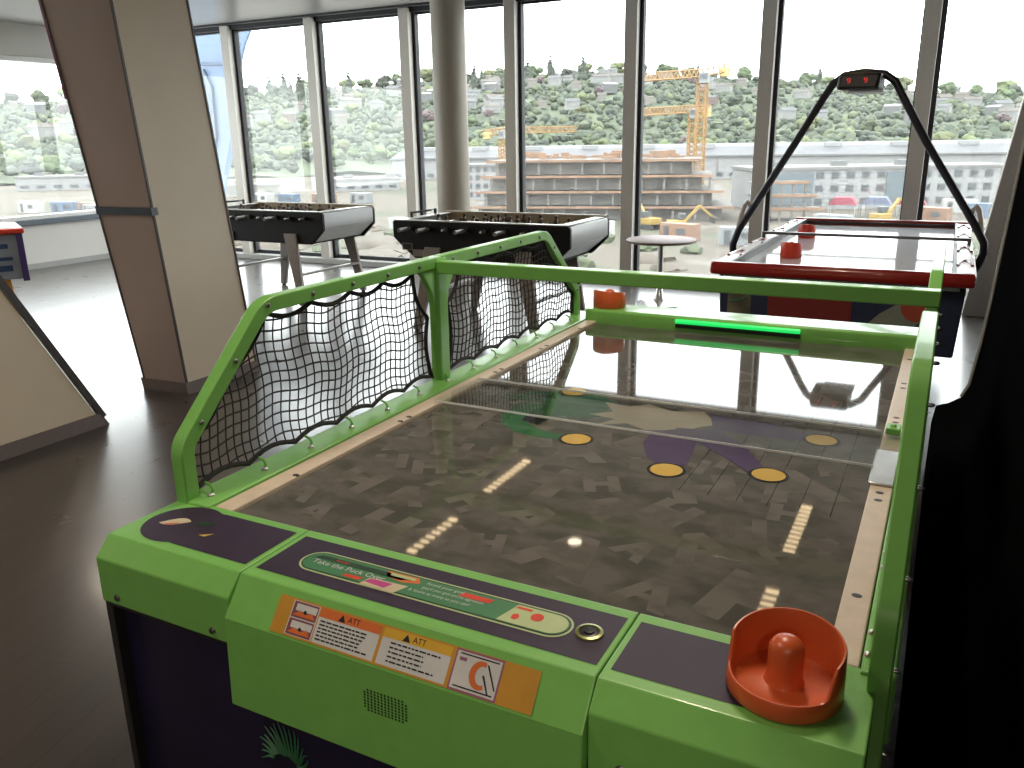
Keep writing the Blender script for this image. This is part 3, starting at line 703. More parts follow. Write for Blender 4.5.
# ------------------------------------------------------------------ air hockey strikers
def striker(name, c, r, mt, label, group, face, hh=0.085, cat='air hockey striker'):
    """cup with a tall wall on one side, a low lip on the other and a domed grip"""
    t = thing(name, c, label, cat, group, rz=0)
    m = MB(); n = 64; vs = []; fs = []
    def top(a):
        d = abs((a-face+PI) % (2*PI)-PI)
        lo, hi = 0.026, hh
        e = math.radians(112)
        s_ = min(1, max(0, (e-d)/math.radians(14))); s_ = s_*s_*(3-2*s_)
        arch = 0.78+0.22*max(0, math.cos(d*0.75))
        return lo+(hi*arch-lo)*s_
    prof = []
    rings = []
    for k in range(n):
        a = 2*PI*k/n; h = top(a)
        rings.append([(r*0.96, 0.0), (r, 0.004), (r*1.0, h*0.5), (r*0.985, h-0.003), (r*0.965, h), (r*0.935, h), (r*0.915, h-0.003), (r*0.90, max(0.022, h*0.5)), (r*0.86, 0.016), (r*0.45, 0.012), (r*0.30, 0.014)])
    M = len(rings[0])
    for k in range(n):
        a = 2*PI*k/n
        for (rr, zz) in rings[k]: vs.append((rr*math.cos(a), rr*math.sin(a), zz))
    for k in range(n):
        j = (k+1) % n
        for i in range(M-1): fs.append((k*M+i, j*M+i, j*M+i+1, k*M+i+1))
    fs.append([k*M for k in range(n)][::-1]); fs.append([k*M+M-1 for k in range(n)])
    m.add(vs, fs)
    m.build('striker_cup', mt, t, smooth=50, loc=(0, 0, 0))
    m = MB(); kr = r*0.31; kh = hh*0.98
    m.lathe([(kr*1.25, 0.010), (kr*1.05, 0.016), (kr*0.98, 0.03), (kr*1.0, kh-kr*0.9), (kr*0.95, kh-kr*0.55), (kr*0.78, kh-kr*0.25), (kr*0.45, kh-kr*0.05), (kr*0.1, kh)], (0, 0, 0), 28)
    m.build('grip', mt, t, smooth=60, loc=(0, 0, 0))
    return t
striker('striker', (1.116, -0.090, 0.8012), 0.074, ORANGE, 'large orange striker on the near right corner of the green table', None, math.radians(75), hh=0.080)
striker('striker', (0.060, 2.035, 0.8465), 0.067, ORANGE, 'small-looking orange striker on the far left corner of the green table', None, math.radians(-100), hh=0.072)

# ------------------------------------------------------------------ red air hockey table by the window
O2 = (0.755, 4.75, 0.0)
T2 = thing('air_hockey_table', O2, 'red and navy air hockey table with white playfield under a black arch', 'air hockey table')
def P2(): return MB(O2)
AX0, AX1, AY0, AY1 = 0.135, 1.375, 3.40, 6.10
NAVYP = mat('navy_panel', (0.022, 0.028, 0.065), 0.4)
m = P2(); m.prism([(AX0+0.04, 0.42), (AX1-0.04, 0.42), (AX1-0.02, 0.78), (AX0+0.02, 0.78)], 'y', AY0+0.06, AY1-0.06); m.build('cabinet_body', NAVYP, T2, bev=0.01)
for x in (0.42, 1.08):
    m = P2(); m.hexa([(x-0.12, 3.75, 0.0), (x+0.12, 3.75, 0.0), (x+0.12, 5.75, 0.0), (x-0.12, 5.75, 0.0)], [(x-0.16, 3.6, 0.425), (x+0.16, 3.6, 0.425), (x+0.16, 5.9, 0.425), (x-0.16, 5.9, 0.425)]); m.build('pedestal', BLACK, T2, bev=0.01)
m = P2(); y_ = AY0+0.058
m.poly([(0.21, y_, 0.47), (0.335, y_, 0.47), (0.335, y_, 0.77), (0.21, y_, 0.77)], 0)
m.poly([(0.43, y_, 0.46), (0.85, y_, 0.46), (0.84, y_, 0.775), (0.42, y_, 0.775)], 1)
m.poly([(0.86, y_, 0.49), (0.98, y_, 0.62), (1.12, y_, 0.72), (1.22, y_, 0.74), (1.20, y_, 0.62), (1.05, y_, 0.47)], 2)
m.disc((1.15, y_-0.001, 0.665), 0.075, 0.075, 24, 3, X=(1, 0, 0), Y=(0, 0, 1))
m.tube([(0.22, y_-0.002, 0.63), (0.27, y_-0.002, 0.64), (0.32, y_-0.002, 0.66), (0.315, y_-0.002, 0.70), (0.27, y_-0.002, 0.715)], 0.004, 5, mi=4)
m.build('front_artwork', [mat('olive_print', (0.14, 0.13, 0.09), 0.5, vary=0.5, scale=9), mat('brick_red_print', (0.17, 0.018, 0.016), 0.45), mat('grey_green_print', (0.20, 0.22, 0.18), 0.5), mat('coral_print', (0.35, 0.06, 0.035), 0.5), PANELGREEN], T2, smooth=0)
m = P2(); m.box(AX0+0.05, AY0+0.03, 0.76, AX1-0.05, AY1-0.03, 0.802); m.build('playfield', PFWHITE, T2, smooth=0)
# rails: red rounded ends, pale sides with red arcs, black inner edge
for (y0, y1) in ((AY0-0.03, AY0+0.045), (AY1-0.045, AY1+0.03)):
    m = P2(); pts = []
    m.prism([(y0, 0.80), (y0+0.012, 0.785), (y1, 0.785), (y1, 0.835), (y1-0.02, 0.853), (y0+0.02, 0.853), (y0+0.004, 0.84)], 'x', AX0-0.01, AX1+0.01); m.build('end_rail', RED, T2, smooth=60, bev=0.012)
for sx, (x0, x1) in ((-1, (AX0-0.015, AX0+0.085)), (1, (AX1-0.085, AX1+0.015))):
    m = P2(); m.box(x0, AY0+0.04, 0.775, x1, AY1-0.04, 0.84); rail = m.build('side_rail', mat('pinkish_white', (0.62, 0.55, 0.56), 0.3), T2, bev=0.008)
    xi = x1-0.004 if sx < 0 else x0+0.004
    m = P2(); m.box(xi-0.008, AY0+0.05, 0.80, xi+0.008, AY1-0.05, 0.846); m.build('inner_edge', BLACK, T2)
    for yc in (3.75, 4.35, 5.1, 5.7):
        xm = (x0+x1)/2; pts = []
        for k in range(9):
            a = PI*k/8; pts.append((xm+0.034*math.cos(a)*(1), yc+0.20*math.sin(a), 0.842))
        m = P2(); m.tube(pts, 0.009, 6); m.build('stripe', RED, T2)
m = P2(); m.box(AX0+0.09, AY0+0.045, 0.80, AX1-0.09, AY0+0.058, 0.84); m.build('inner_edge', BLACK, T2)
m = P2(); m.box(AX0+0.09, AY1-0.058, 0.815, AX1-0.09, AY1-0.045, 0.832); m.build('inner_edge', BLACK, T2)
m = P2(); m.box(AX0+0.0, 4.69, 0.862, AX1-0.0, 4.715, 0.880); m.box(AX0+0.0, 4.69, 0.80, AX0+0.02, 4.715, 0.862); m.box(AX1-0.02, 4.69, 0.80, AX1, 4.715, 0.862); m.build('center_bar', mat('grey_bar', (0.10, 0.085, 0.085), 0.4), T2)
# overhead arch
path = [(-0.03, 0.60), (-0.055, 0.70), (-0.062, 0.78), (-0.03, 0.88), (0.30, 1.45), (0.45, 1.72), (0.50, 1.80), (0.56, 1.845), (0.67, 1.86), (0.79, 1.845), (0.855, 1.80), (0.90, 1.72), (1.06, 1.45), (1.40, 0.93), (1.445, 0.85), (1.45, 0.79), (1.43, 0.72), (1.38, 0.62)]
m = P2(); m.tube([(x, 4.72, zz) for x, zz in path], 0.024, 10); arch = m.build('overhead_arch', mat('black_blue_tube', (0.014, 0.014, 0.022), 0.35), T2, smooth=60)
m = P2(); m.hexa([(0.535, 4.56, 1.755), (0.77, 4.56, 1.75), (0.77, 4.90, 1.75), (0.535, 4.90, 1.755)], [(0.55, 4.575, 1.855), (0.79, 4.575, 1.85), (0.79, 4.89, 1.85), (0.55, 4.89, 1.855)]); sb = m.build('scoreboard', BLACK, arch, bev=0.02)
m = P2(); m.box(0.60, 4.60, 1.737, 0.80, 4.86, 1.7495); m.build('lamp_cover', LABELWHITE, arch, bev=0.003)
LEDRED = mat('red_digit', (0.5, 0.02, 0.02), 0.4, emit=(1.0, 0.05, 0.05), estr=0.7)
for cx in (0.605, 0.70):
    m = P2()
    for dz in (0.0, 0.012, 0.024): m.box(cx-0.007, 4.559, 1.793+dz, cx+0.007, 4.568, 1.7955+dz)
    m.box(cx-0.009, 4.559, 1.807, cx-0.006, 4.568, 1.818); m.box(cx+0.006, 4.559, 1.795, cx+0.009, 4.568, 1.818); m.build('score_digit', LEDRED, arch, smooth=0)
for sx in (-0.045, 1.437):   # clear curved pod at the foot of each arm
    m = P2(); m.tube([(sx+(0.09 if sx < 0 else -0.09)*t*0.9, 4.72+0.05*t, 0.83+0.24*math.sin(t*2.2)) for t in (0.1, .3, .5, .7, .9, 1.1)], 0.016, 8); m.build('cable_guard', mat('pearl_tube', (0.6, 0.56, 0.55), 0.25), arch)
striker('striker', (0.43, 4.06, 0.8025), 0.062, REDP, 'bright red striker in front on the white playfield', None, math.radians(-95), hh=0.095)
striker('striker', (0.36, 5.12, 0.8025), 0.060, REDP, 'red striker farther back on the white playfield, behind the dark bar', None, math.radians(-95), hh=0.095)

# ------------------------------------------------------------------ foosball tables
FOOSBLACK = mat('foosball_black', (0.007, 0.0065, 0.007), 0.6, spec=0.25)
FOOSGREY = mat('foosball_silver', (0.30, 0.30, 0.30), 0.30, vary=0.03)
RIMG = mat('rim_grey', (0.50, 0.48, 0.44), 0.3)
WOODIN = mat('pale_wood_lining', (0.33, 0.27, 0.18), 0.5)
BROWN = mat('dark_brown_player', (0.07, 0.035, 0.02), 0.45)
LEGM = mat('foosball_leg', (0.23, 0.20, 0.18), 0.4, vary=0.03)
def foosball(loc, label, group):
    t = thing('foosball_table', loc, label, 'foosball table', group)
    Pm = lambda: MB((0, 0, 0))
    W2, D2 = 0.785, 0.405
    side = [(-W2, 0.875), (-W2, 0.745), (-0.585, 0.585), (0.64, 0.585), (W2, 0.72), (W2, 0.86), (W2-0.015, 0.88), (-W2+0.015, 0.88)]
    L = (0, 0, 0)
    m = Pm(); m.prism(side, 'y', -D2, -D2+0.04); pn = m.build('side_panel', FOOSBLACK, t, bev=0.006, loc=L)
    m = Pm(); m.box(-0.70, -D2-0.003, 0.648, -0.60, -D2+0.001, 0.705); m.build('coin_slot', mat('grey_frame', (0.16, 0.15, 0.14), 0.5), pn, loc=L)
    m = Pm(); m.box(-0.69, -D2-0.005, 0.655, -0.61, -D2-0.003, 0.698); m.build('coin_door', BLACK, pn, loc=L)
    m = Pm(); m.box(-0.60, -D2-0.003, 0.60, -0.47, -D2+0.001, 0.655); m.build('ball_tray', mat('mauve_plate', (0.24, 0.19, 0.185), 0.4), pn, loc=L)
    m = Pm(); m.prism(side, 'y', D2-0.04, D2); m.build('side_panel', FOOSBLACK, t, bev=0.006, loc=L)
    for s in (-1, 1):
        m = Pm(); m.prism([(s*W2*0.998, 0.86), (s*W2*0.998, 0.735), (s*(W2-0.06), 0.735), (s*(W2-0.06), 0.878), (s*(W2-0.012), 0.878)], 'y', -D2+0.03, D2-0.03); m.build('end_panel', FOOSGREY, t, bev=0.005, loc=L)
        m = Pm(); m.prism([(s*(W2-0.004), 0.733), (s*0.60, 0.588), (s*0.55, 0.62), (s*(W2-0.06), 0.76)], 'y', -D2+0.035, D2-0.035); m.build('end_panel', PALE, t, loc=L)
    m = Pm(); m.box(-0.60, -D2+0.03, 0.586, 0.62, D2-0.03, 0.60); m.build('bottom_board', FOOSBLACK, t, loc=L)
    m = Pm(); m.box(-W2+0.06, -D2+0.04, 0.74, W2-0.06, D2-0.04, 0.752); m.build('playfield', mat('foosball_green', (0.05, 0.12, 0.07), 0.5), t, loc=L)
    m = Pm(); m.box(-W2+0.06, D2-0.055, 0.75, W2-0.06, D2-0.04, 0.895); m.box(-W2+0.06, -D2+0.04, 0.75, W2-0.06, -D2+0.055, 0.878)
    m.build('wood_lining', WOODIN, t, loc=L)
    for (y0, y1) in ((-D2+0.0, -D2+0.06), (D2-0.06, D2-0.0)):
        m = Pm(); m.box(-W2+0.02, y0, 0.8802, W2-0.02, y1, 0.889 if y0 < 0 else 0.8985); m.build('top_rim', RIMG if y0 < 0 else WOODIN, t, bev=0.003, loc=L)
    for s in (-1, 1):
        m = Pm(); m.box(min(s*(W2-0.02), s*(W2-0.10)), -D2+0.06, 0.8785, max(s*(W2-0.02), s*(W2-0.10)), D2-0.06, 0.888); m.build('top_rim', RIMG, t, bev=0.003, loc=L)
    # score counter at one end
    m = Pm(); m.tube([(-W2+0.04, -0.18, 0.925), (-W2+0.04, 0.18, 0.925)], 0.006, 6); m.box(-W2+0.03, -0.19, 0.888, -W2+0.05, -0.175, 0.935); m.box(-W2+0.03, 0.175, 0.888, -W2+0.05, 0.19, 0.935)
    for k in range(8): m.lathe([(0.014, -0.008), (0.014, 0.008)], (-W2+0.04, -0.15+0.035*k, 0.925), 8)
    m.build('score_counter', BLACK, t, loc=L)
    fig = None
    counts = [1, 2, 3, 5, 5, 3, 2, 1]
    mine = [0, 0, 1, 0, 1, 0, 1, 1]
    for k in range(8):
        x = -0.60+1.2*k/7
        near = (k % 2 == 0) if False else (mine[k] == 0)
        y0 = -D2-0.06 if not near else -D2-0.10
        m = Pm(); m.tube([(x, -D2-0.10, 0.825), (x, D2+0.10, 0.825)], 0.008, 8); rd = m.build('rod', STEEL, t, loc=L)
        m = Pm(); ys = -1 if near else 1
        m.tube([(x, ys*(D2+0.06), 0.825), (x, ys*(D2+0.075), 0.825), (x, ys*(D2+0.16), 0.825), (x, ys*(D2+0.185), 0.825)], 0.017, 8); m.build('handle', mat('handle_grey', (0.20, 0.19, 0.18), 0.35), rd, loc=L)
        m = Pm(); m.tube([(x, -ys*(D2+0.004), 0.825), (x, -ys*(D2+0.04), 0.825)], 0.020, 8); m.build('bushing', BLACK, rd, loc=L)
        m = Pm(); m.tube([(x, ys*(D2+0.004), 0.825), (x, ys*(D2+0.03), 0.825)], 0.022, 8); m.build('bushing', BLACK, rd, loc=L)
        for q in range(counts[k]):
            yy = (q-(counts[k]-1)/2)*(0.62/max(counts[k], 2.2))
            if fig is None:
                g = Pm(); g.hexa([(-0.012, -0.014, -0.07), (0.012, -0.014, -0.07), (0.012, 0.014, -0.07), (-0.012, 0.014, -0.07)], [(-0.014, -0.02, 0.02), (0.014, -0.02, 0.02), (0.014, 0.02, 0.02), (-0.014, 0.02, 0.02)])
                g.hexa([(-0.012, -0.02, 0.02), (0.012, -0.02, 0.02), (0.012, 0.02, 0.02), (-0.012, 0.02, 0.02)], [(-0.008, -0.008, 0.04), (0.008, -0.008, 0.04), (0.008, 0.008, 0.04), (-0.008, 0.008, 0.04)])
                g.lathe([(0.006, 0.036), (0.014, 0.046), (0.014, 0.060), (0.006, 0.068)], (0, 0, 0), 8)
                fig = g.build('player_figure', BROWN, rd, smooth=40, loc=(x, yy, 0.838))
            else:
                f2 = fig.copy(); COL.objects.link(f2); f2.parent = rd; f2.location = (x, yy, 0.838)
    # splayed legs
    for (a, b_) in (((0.40, -D2-0.012, 0.68), (0.54, -D2-0.06, 0.012)), ((0.40, D2+0.012, 0.68), (0.54, D2+0.06, 0.012)), ((-0.40, -D2-0.012, 0.68), (-0.54, -D2-0.06, 0.012)), ((-0.40, D2+0.012, 0.68), (-0.54, D2+0.06, 0.012))):
        m = Pm(); A = Vector(a); B = Vector(b_); dx = 0.5 if a[0] > 0 else -0.5
        wt, wb = 0.075, 0.040; th = 0.024
        m.hexa([(B.x-wb, B.y-th, B.z), (B.x+wb*0.6, B.y-th, B.z), (B.x+wb*0.6, B.y+th, B.z), (B.x-wb, B.y+th, B.z)], [(A.x-wt, A.y-th*0.5, A.z), (A.x+wt, A.y-th*0.5, A.z), (A.x+wt, A.y+th*0.5, A.z), (A.x-wt, A.y+th*0.5, A.z)])
        lg = m.build('leg', LEGM, t, bev=0.006, loc=L)
        m = Pm(); m.lathe([(0.022, 0), (0.022, 0.010), (0.012, 0.014)], (B.x-0.01, B.y, 0.0), 12); m.build('rubber_foot', BLACK, lg, loc=L)
    for s in (-1, 1):
        m = Pm(); m.bar((s*0.50, -D2-0.02, 0.30), (s*0.50, D2+0.02, 0.30), 0.05, 0.02); m.build('leg_brace', LEGM, t, loc=L)
    return t
FT = foosball((-1.995, 4.955, 0), 'black foosball table in front of the round cream column, nearer of the two', None)
F2_ = copy_tree(FT); F2_.location = (-4.635, 5.355, 0); F2_['label'] = 'black foosball table partly hidden by the tan slanted column, farther left of the two'

# ------------------------------------------------------------------ pub table, left game, black cabinet
tp = thing('cafe_table', (-1.075, 6.33, 0), 'small round cafe table with pinkish top and steel pedestal by the window', 'table')
L = (0, 0, 0)
m = MB(); m.lathe([(0.30, 0.575), (0.318, 0.583), (0.318, 0.597), (0.308, 0.604)], L, 40); m.build('tabletop', mat('pink_beige_top', (0.20, 0.135, 0.125), 0.55), tp, loc=L)
m = MB(); m.lathe([(0.034, 0.03), (0.028, 0.06), (0.026, 0.12), (0.026, 0.575)], L, 20); m.build('pedestal', STEEL, tp, loc=L)
m = MB(); m.lathe([(0.215, 0), (0.215, 0.012), (0.19, 0.018), (0.07, 0.035), (0.045, 0.07), (0.03, 0.14)], L, 36); m.build('base_plate', mat('polished_base', (0.75, 0.75, 0.74), 0.2, metal=0.7), tp, loc=L)

tg = thing('kids_air_hockey_table', (-5.70, 3.30, 0), 'blue and white game table with red rim on orange legs at the left edge', 'game table', rz=math.radians(62))
L = (0, 0, 0)
def lgq(x0, x1, y0, y1, z0, z1): m = MB(); m.box(x0, y0, z0, x1, y1, z1); return m
BLUEART = mat('blue_grey_art', (0.24, 0.28, 0.34), 0.4, vary=0.2, scale=5)
lgq(-1.5, -0.03, 0.02, 0.72, 0.42, 0.80).build('cabinet_body', BLUEART, tg, bev=0.01, loc=L)
m = MB()
for (a, b_, c_, d_) in ((-1.2, -0.12, 0.68, 0.72), (-1.2, -0.10, 0.58, 0.61), (-1.2, -0.11, 0.49, 0.54), (-0.4, -0.2, 0.62, 0.66)): m.box(a, 0.016, c_, b_, 0.0195, d_)
m.build('wave_print', mat('deep_blue_print', (0.02, 0.05, 0.14), 0.4), tg, loc=L)
lgq(-0.05, 0.0, 0.0, 0.04, 0.40, 0.80).build('corner_trim', mat('violet_trim', (0.055, 0.035, 0.16), 0.4), tg, bev=0.004, loc=L)
lgq(-1.54, 0.02, -0.02, 0.76, 0.80, 0.845).build('rim', REDP, tg, bev=0.015, loc=L)
lgq(-1.46, -0.06, 0.06, 0.68, 0.8455, 0.850).build('playfield', PFWHITE, tg, loc=L)
for (x, y) in ((-0.20, 0.10), (-1.35, 0.10), (-0.20, 0.64), (-1.35, 0.64)):
    m = MB(); m.hexa([(x+0.03, y-0.03, 0), (x+0.09, y-0.03, 0), (x+0.09, y+0.03, 0), (x+0.03, y+0.03, 0)], [(x-0.07, y-0.05, 0.42), (x+0.06, y-0.05, 0.42), (x+0.06, y+0.05, 0.42), (x-0.07, y+0.05, 0.42)]); m.build('leg', mat('orange_yellow', (0.62, 0.28, 0.03), 0.4), tg, bev=0.006, loc=L)

OC = (2.0, 1.3, 0)
tc_ = thing('arcade_cabinet', OC, 'tall black arcade cabinet with a concave flank at the right edge of the view', 'arcade cabinet')
prof = [(1.275, 0.0), (1.275, 0.22), (1.285, 0.305), (1.335, 0.325), (1.385, 0.36), (1.41, 0.42), (1.43, 0.60), (1.445, 0.80), (1.475, 1.35), (1.50, 2.0), (1.56, 2.12), (2.6, 2.12), (2.6, 0.0)]  # low black foot widened to stand in for the shaded floor
m = MB(OC); m.prism(prof, 'y', -0.9, 3.0); m.build('cabinet_body', BLACKSATIN, tc_, smooth=50)
m = MB(OC); 
pr = [Vector((a-0.004, 3.0, b_)) for a, b_ in prof[4:10]]
m.tube(pr, 0.009, 6); m.build('edge_trim', mat('grey_trim', (0.30, 0.30, 0.28), 0.4), tc_)
m = MB(OC); m.box(1.60, -0.905, 1.1, 2.5, -0.9, 1.9); m.build('screen', BLACKGLOSS, tc_, bev=0.002)

# ------------------------------------------------------------------ outside: ground, hillside, site, cranes
GZ = -14.0
def azd(a_deg, d): a = math.radians(a_deg); return CAM.x+d*math.sin(a), CAM.y+d*math.cos(a)
def ridge(a):   # ground height of the hill crest by azimuth (deg from +Y)
    T = [(-95, 30), (-60, 34), (-43.6, 42), (-38, 48), (-31, 56), (-22, 62), (-15, 54), (-8, 46), (-1.5, 32), (8, 28), (40, 26)]
    for (a0, h0), (a1, h1) in zip(T[:-1], T[1:]):
        if a0 <= a <= a1: return h0+(h1-h0)*(a-a0)/(a1-a0)
    return 28
def hill_h(a, d):
    t = min(1, max(0, (d-415)/490)); s = t*t*(3-2*t)*0.45+t*0.55
    return GZ+1+(ridge(a)-GZ)*s+2.5*noise.noise(Vector((a*0.25, d*0.012, 0)))
def ground_mat():
    m = bpy.data.materials.new('site_ground'); m.use_nodes = True; nt = m.node_tree; b = nt.nodes['Principled BSDF']
    tc = nt.nodes.new('ShaderNodeTexCoord'); n1 = nt.nodes.new('ShaderNodeTexNoise'); n1.inputs['Scale'].default_value = 0.035; n1.inputs['Detail'].default_value = 8; n1.inputs['Roughness'].default_value = 0.65
    nt.links.new(tc.outputs['Object'], n1.inputs['Vector'])
    r = nt.nodes.new('ShaderNodeValToRGB'); e = r.color_ramp.elements
    e[0].position = 0.30; e[0].color = (0.034, 0.040, 0.021, 1); e[1].position = 0.72; e[1].color = (0.100, 0.083, 0.064, 1)
    for p, c in ((0.42, (0.050, 0.050, 0.028, 1)), (0.48, (0.078, 0.063, 0.046, 1)), (0.56, (0.062, 0.049, 0.036, 1)), (0.62, (0.115, 0.10, 0.082, 1))):
        x = r.color_ramp.elements.new(p); x.color = c
    nt.links.new(n1.outputs['Fac'], r.inputs[0]); nt.links.new(r.outputs[0], b.inputs['Base Color']); b.inputs['Roughness'].default_value = 0.95
    return m
m = MB(); N = 40
vs = []; fs = []
m.add([(-900, 20, GZ), (500, 20, GZ), (500, 700, GZ), (-900, 700, GZ)], [(0, 1, 2, 3)])
struct(m.build('ground', ground_mat(), smooth=0))
HILLG = mat('hillside_scrub', (0.055, 0.07, 0.038), 0.95, vary=0.5, scale=0.03)
m = MB(); NA, ND = 90, 26; vs = []; fs = []
for i in range(NA+1):
    a = -95+i*(135/NA)
    for j in range(ND+1):
        d = 410+j*(620/ND); x, y = azd(a, d); vs.append((x, y, hill_h(a, d)))
for i in range(NA):
    for j in range(ND): q = i*(ND+1)+j; fs.append((q, q+ND+1, q+ND+2, q+1))
m.add(vs, fs); struct(m.build('hill', HILLG, smooth=180))

TREEM = [mat('tree_green_%s' % n_, c, 0.9, vary=0.25, scale=0.35, objvar=0.28) for n_, c in (('mid', (0.062, 0.082, 0.040)), ('dark', (0.042, 0.052, 0.036)), ('light', (0.092, 0.110, 0.046)), ('russet', (0.075, 0.052, 0.055)))]
TRUNK = mat('tree_trunk', (0.08, 0.06, 0.045), 0.9)
def tree_mesh(kind, seed, mt):
    mb = MB(); rnd = random.Random(seed)
    mb.tube([(0, 0, 0), (0.02, 0.01, 0.45)], 0.035, 6, mi=1)
    if kind == 'round':
        for k in range(9):
            a = rnd.uniform(0, 6.28); r_ = rnd.uniform(0, 0.26); mb.blob((r_*math.cos(a), r_*math.sin(a), rnd.uniform(0.32, 0.80)), rnd.uniform(0.17, 0.27), 2, 0.35, seed+k, 0.9, fr=2.2)
    else:
        for k in range(7):
            z_ = 0.16+k*0.13; mb.blob((rnd.uniform(-.02, .02), rnd.uniform(-.02, .02), z_), 0.25*(1-k/7.6)+0.02, 1, 0.35, seed+k, 0.75, fr=2.5)
    return mb.mesh('tree', [mt, TRUNK], smooth=60)
BROAD = [tree_mesh('round', 10+i, TREEM[[0, 0, 1, 2, 2, 3][i]]) for i in range(6)]
CONE = [tree_mesh('cone', 50+i, TREEM[1]) for i in range(2)]
TAKEN = {}
def take(x, y, r):
    for gx in range(int((x-r)//12)-1, int((x+r)//12)+2):
        for gy in range(int((y-r)//12)-1, int((y+r)//12)+2): TAKEN.setdefault((gx, gy), []).append((x, y, r))
def free(x, y, r): return all((x-a)**2+(y-b)**2 > (r+c)**2 for a, b, c in TAKEN.get((int(x//12), int(y//12)), ()))
rnd = random.Random(4)
NT = 0
def plant(a, d, s, me, broad):
    global NT
    rr_ = s*(0.56 if broad else 0.30)
    for q_ in range(40):
        x, y = azd(a, d)
        if free(x, y, rr_): break
        a += rnd.uniform(-1.2, 1.2); d += rnd.uniform(-14, 14); d = max(d, 432)
    else: return
    take(x, y, rr_); o = bpy.data.objects.new('tree', me); COL.objects.link(o)
    o.location = (x, y, hill_h(a, d)-0.6); o.scale = (s*(1.25 if broad else 0.95), s*(1.25 if broad else 0.95), s); o.rotation_euler = (0, 0, rnd.uniform(0, 6.28))
    if broad: tag(o, 'leafy broad-crowned tree on the far hillside beyond the building site', 'tree', 'broad-crowned trees on the far hillside')
    else: tag(o, 'dark pointed conifer on the far hillside, taller than the crowns around it', 'tree', 'pointed conifers on the far hillside')
    NT += 1
for k in range(88):   # foot of the hill
    plant(-62+k*0.79+rnd.uniform(-.3, .3), rnd.uniform(425, 480), rnd.uniform(7, 11), rnd.choice(BROAD[:5]), True)
for k in range(92):   # slopes
    plant(rnd.uniform(-64, 8), rnd.uniform(480, 850), rnd.uniform(7, 11), rnd.choice(BROAD), True)
for k in range(58):   # crest
    plant(-63+k*1.25+rnd.uniform(-.5, .5), rnd.uniform(850, 905), rnd.uniform(9, 18), rnd.choice(BROAD[:4]), True)
for k in range(40):
    plant(rnd.uniform(-60, 6), rnd.uniform(780, 900), rnd.uniform(13, 24), rnd.choice(CONE), False)

HOUSEW = [mat('house_%s' % n_, c, 0.8) for n_, c in (('white', (0.19, 0.187, 0.18)), ('cream', (0.16, 0.148, 0.13)), ('grey', (0.11, 0.11, 0.11)), ('red', (0.12, 0.08, 0.07)))]
ROOFM = [mat('roof_%s' % n_, c, 0.8) for n_, c in (('grey', (0.08, 0.08, 0.084)), ('brown', (0.075, 0.062, 0.055)), ('pale', (0.14, 0.136, 0.13)))]
WINM = mat('house_window', (0.05, 0.055, 0.06), 0.3)
def house_proto(wm, rm, w_, d_, h_):
    t = thing('house', (0, 0, 0), None, None)
    m = MB(); m.box(-w_/2, -d_/2, -1.5, w_/2, d_/2, h_); m.build('wall', wm, t, smooth=0, loc=(0, 0, 0))
    m = MB(); m.prism([(-d_/2-0.5, h_), (d_/2+0.5, h_), (0, h_+2.4)], 'x', -w_/2-0.5, w_/2+0.5); m.build('roof', rm, t, smooth=0, loc=(0, 0, 0))
    m = MB()
    for fl_ in range(int(h_//3)):
        for k in range(int(w_//2.6)): x = -w_/2+1.4+k*2.6; m.box(x-0.6, -d_/2-0.06, fl_*3+0.9, x+0.6, -d_/2+0.02, fl_*3+2.2)
    m.build('windows', WINM, t, smooth=0, loc=(0, 0, 0))
    return t
protos = [house_proto(HOUSEW[i % 4], ROOFM[i % 3], [12, 9, 14, 11, 18][i], [8, 7, 9, 8, 10][i], [6, 5, 6.5, 6, 6][i]) for i in range(5)]
hrnd = random.Random(31); first = [True]*5
HL = ['white house with grey gabled roof among the hillside trees', 'cream house with brown gabled roof among the hillside trees', 'grey house with pale gabled roof among the hillside trees', 'brick red house with grey gabled roof among the hillside trees', 'long white house with brown gabled roof among the hillside trees']
HG = ['white hillside houses', 'cream hillside houses', 'grey hillside houses', 'brick red hillside houses', 'long white hillside houses']
for k in range(190):
    i = hrnd.choice([0, 0, 1, 2, 4, 4, 3 if k % 3 == 0 else 1])
    a = hrnd.uniform(-62, 6); d = hrnd.uniform(600, 890)
    if -10 < a < -2 and k % 2: a -= 25
    x, y = azd(a, d); sc_ = hrnd.uniform(0.62, 0.95); rr_ = [8.2, 6.7, 9.2, 7.6, 11.2][i]*sc_
    if not free(x, y, rr_): continue
    take(x, y, rr_)
    t = protos[i] if first[i] else copy_tree(protos[i]); first[i] = False
    t.location = (x, y, hill_h(a, d)+1.8); t.rotation_euler = (0, 0, -math.radians(a)+hrnd.uniform(-.5, .5)); t.scale = (sc_,)*3
    tag(t, HL[i], 'house', HG[i])

def canopy_blobs():
    """the far wood between the single trees, more crowns than anyone could count"""
    rnd = random.Random(99); mb = MB()
    for k in range(12500):
        a = rnd.uniform(-93, 22); d = 440+rnd.random()**0.9*520; x, y = azd(a, d); h = rnd.uniform(2.6, 4.6)
        if not free(x, y, h*0.8): continue
        mb.blob((x, y, hill_h(a, d)+h*0.45), h*0.75, 1, 0.35, k % 37, 0.85, mi=rnd.choice([0, 0, 0, 1, 1, 2]))
    return mb
o = canopy_blobs().build('hillside_woodland', [mat('woodland_mid', (0.056, 0.069, 0.044), 0.9, vary=0.4, scale=0.08), mat('woodland_dark', (0.042, 0.052, 0.038), 0.9, vary=0.4, scale=0.08), mat('woodland_light', (0.080, 0.092, 0.048), 0.9, vary=0.4, scale=0.08)], smooth=60)
tag(o, 'dense green woodland covering the far hillside', 'woodland', kind='stuff')

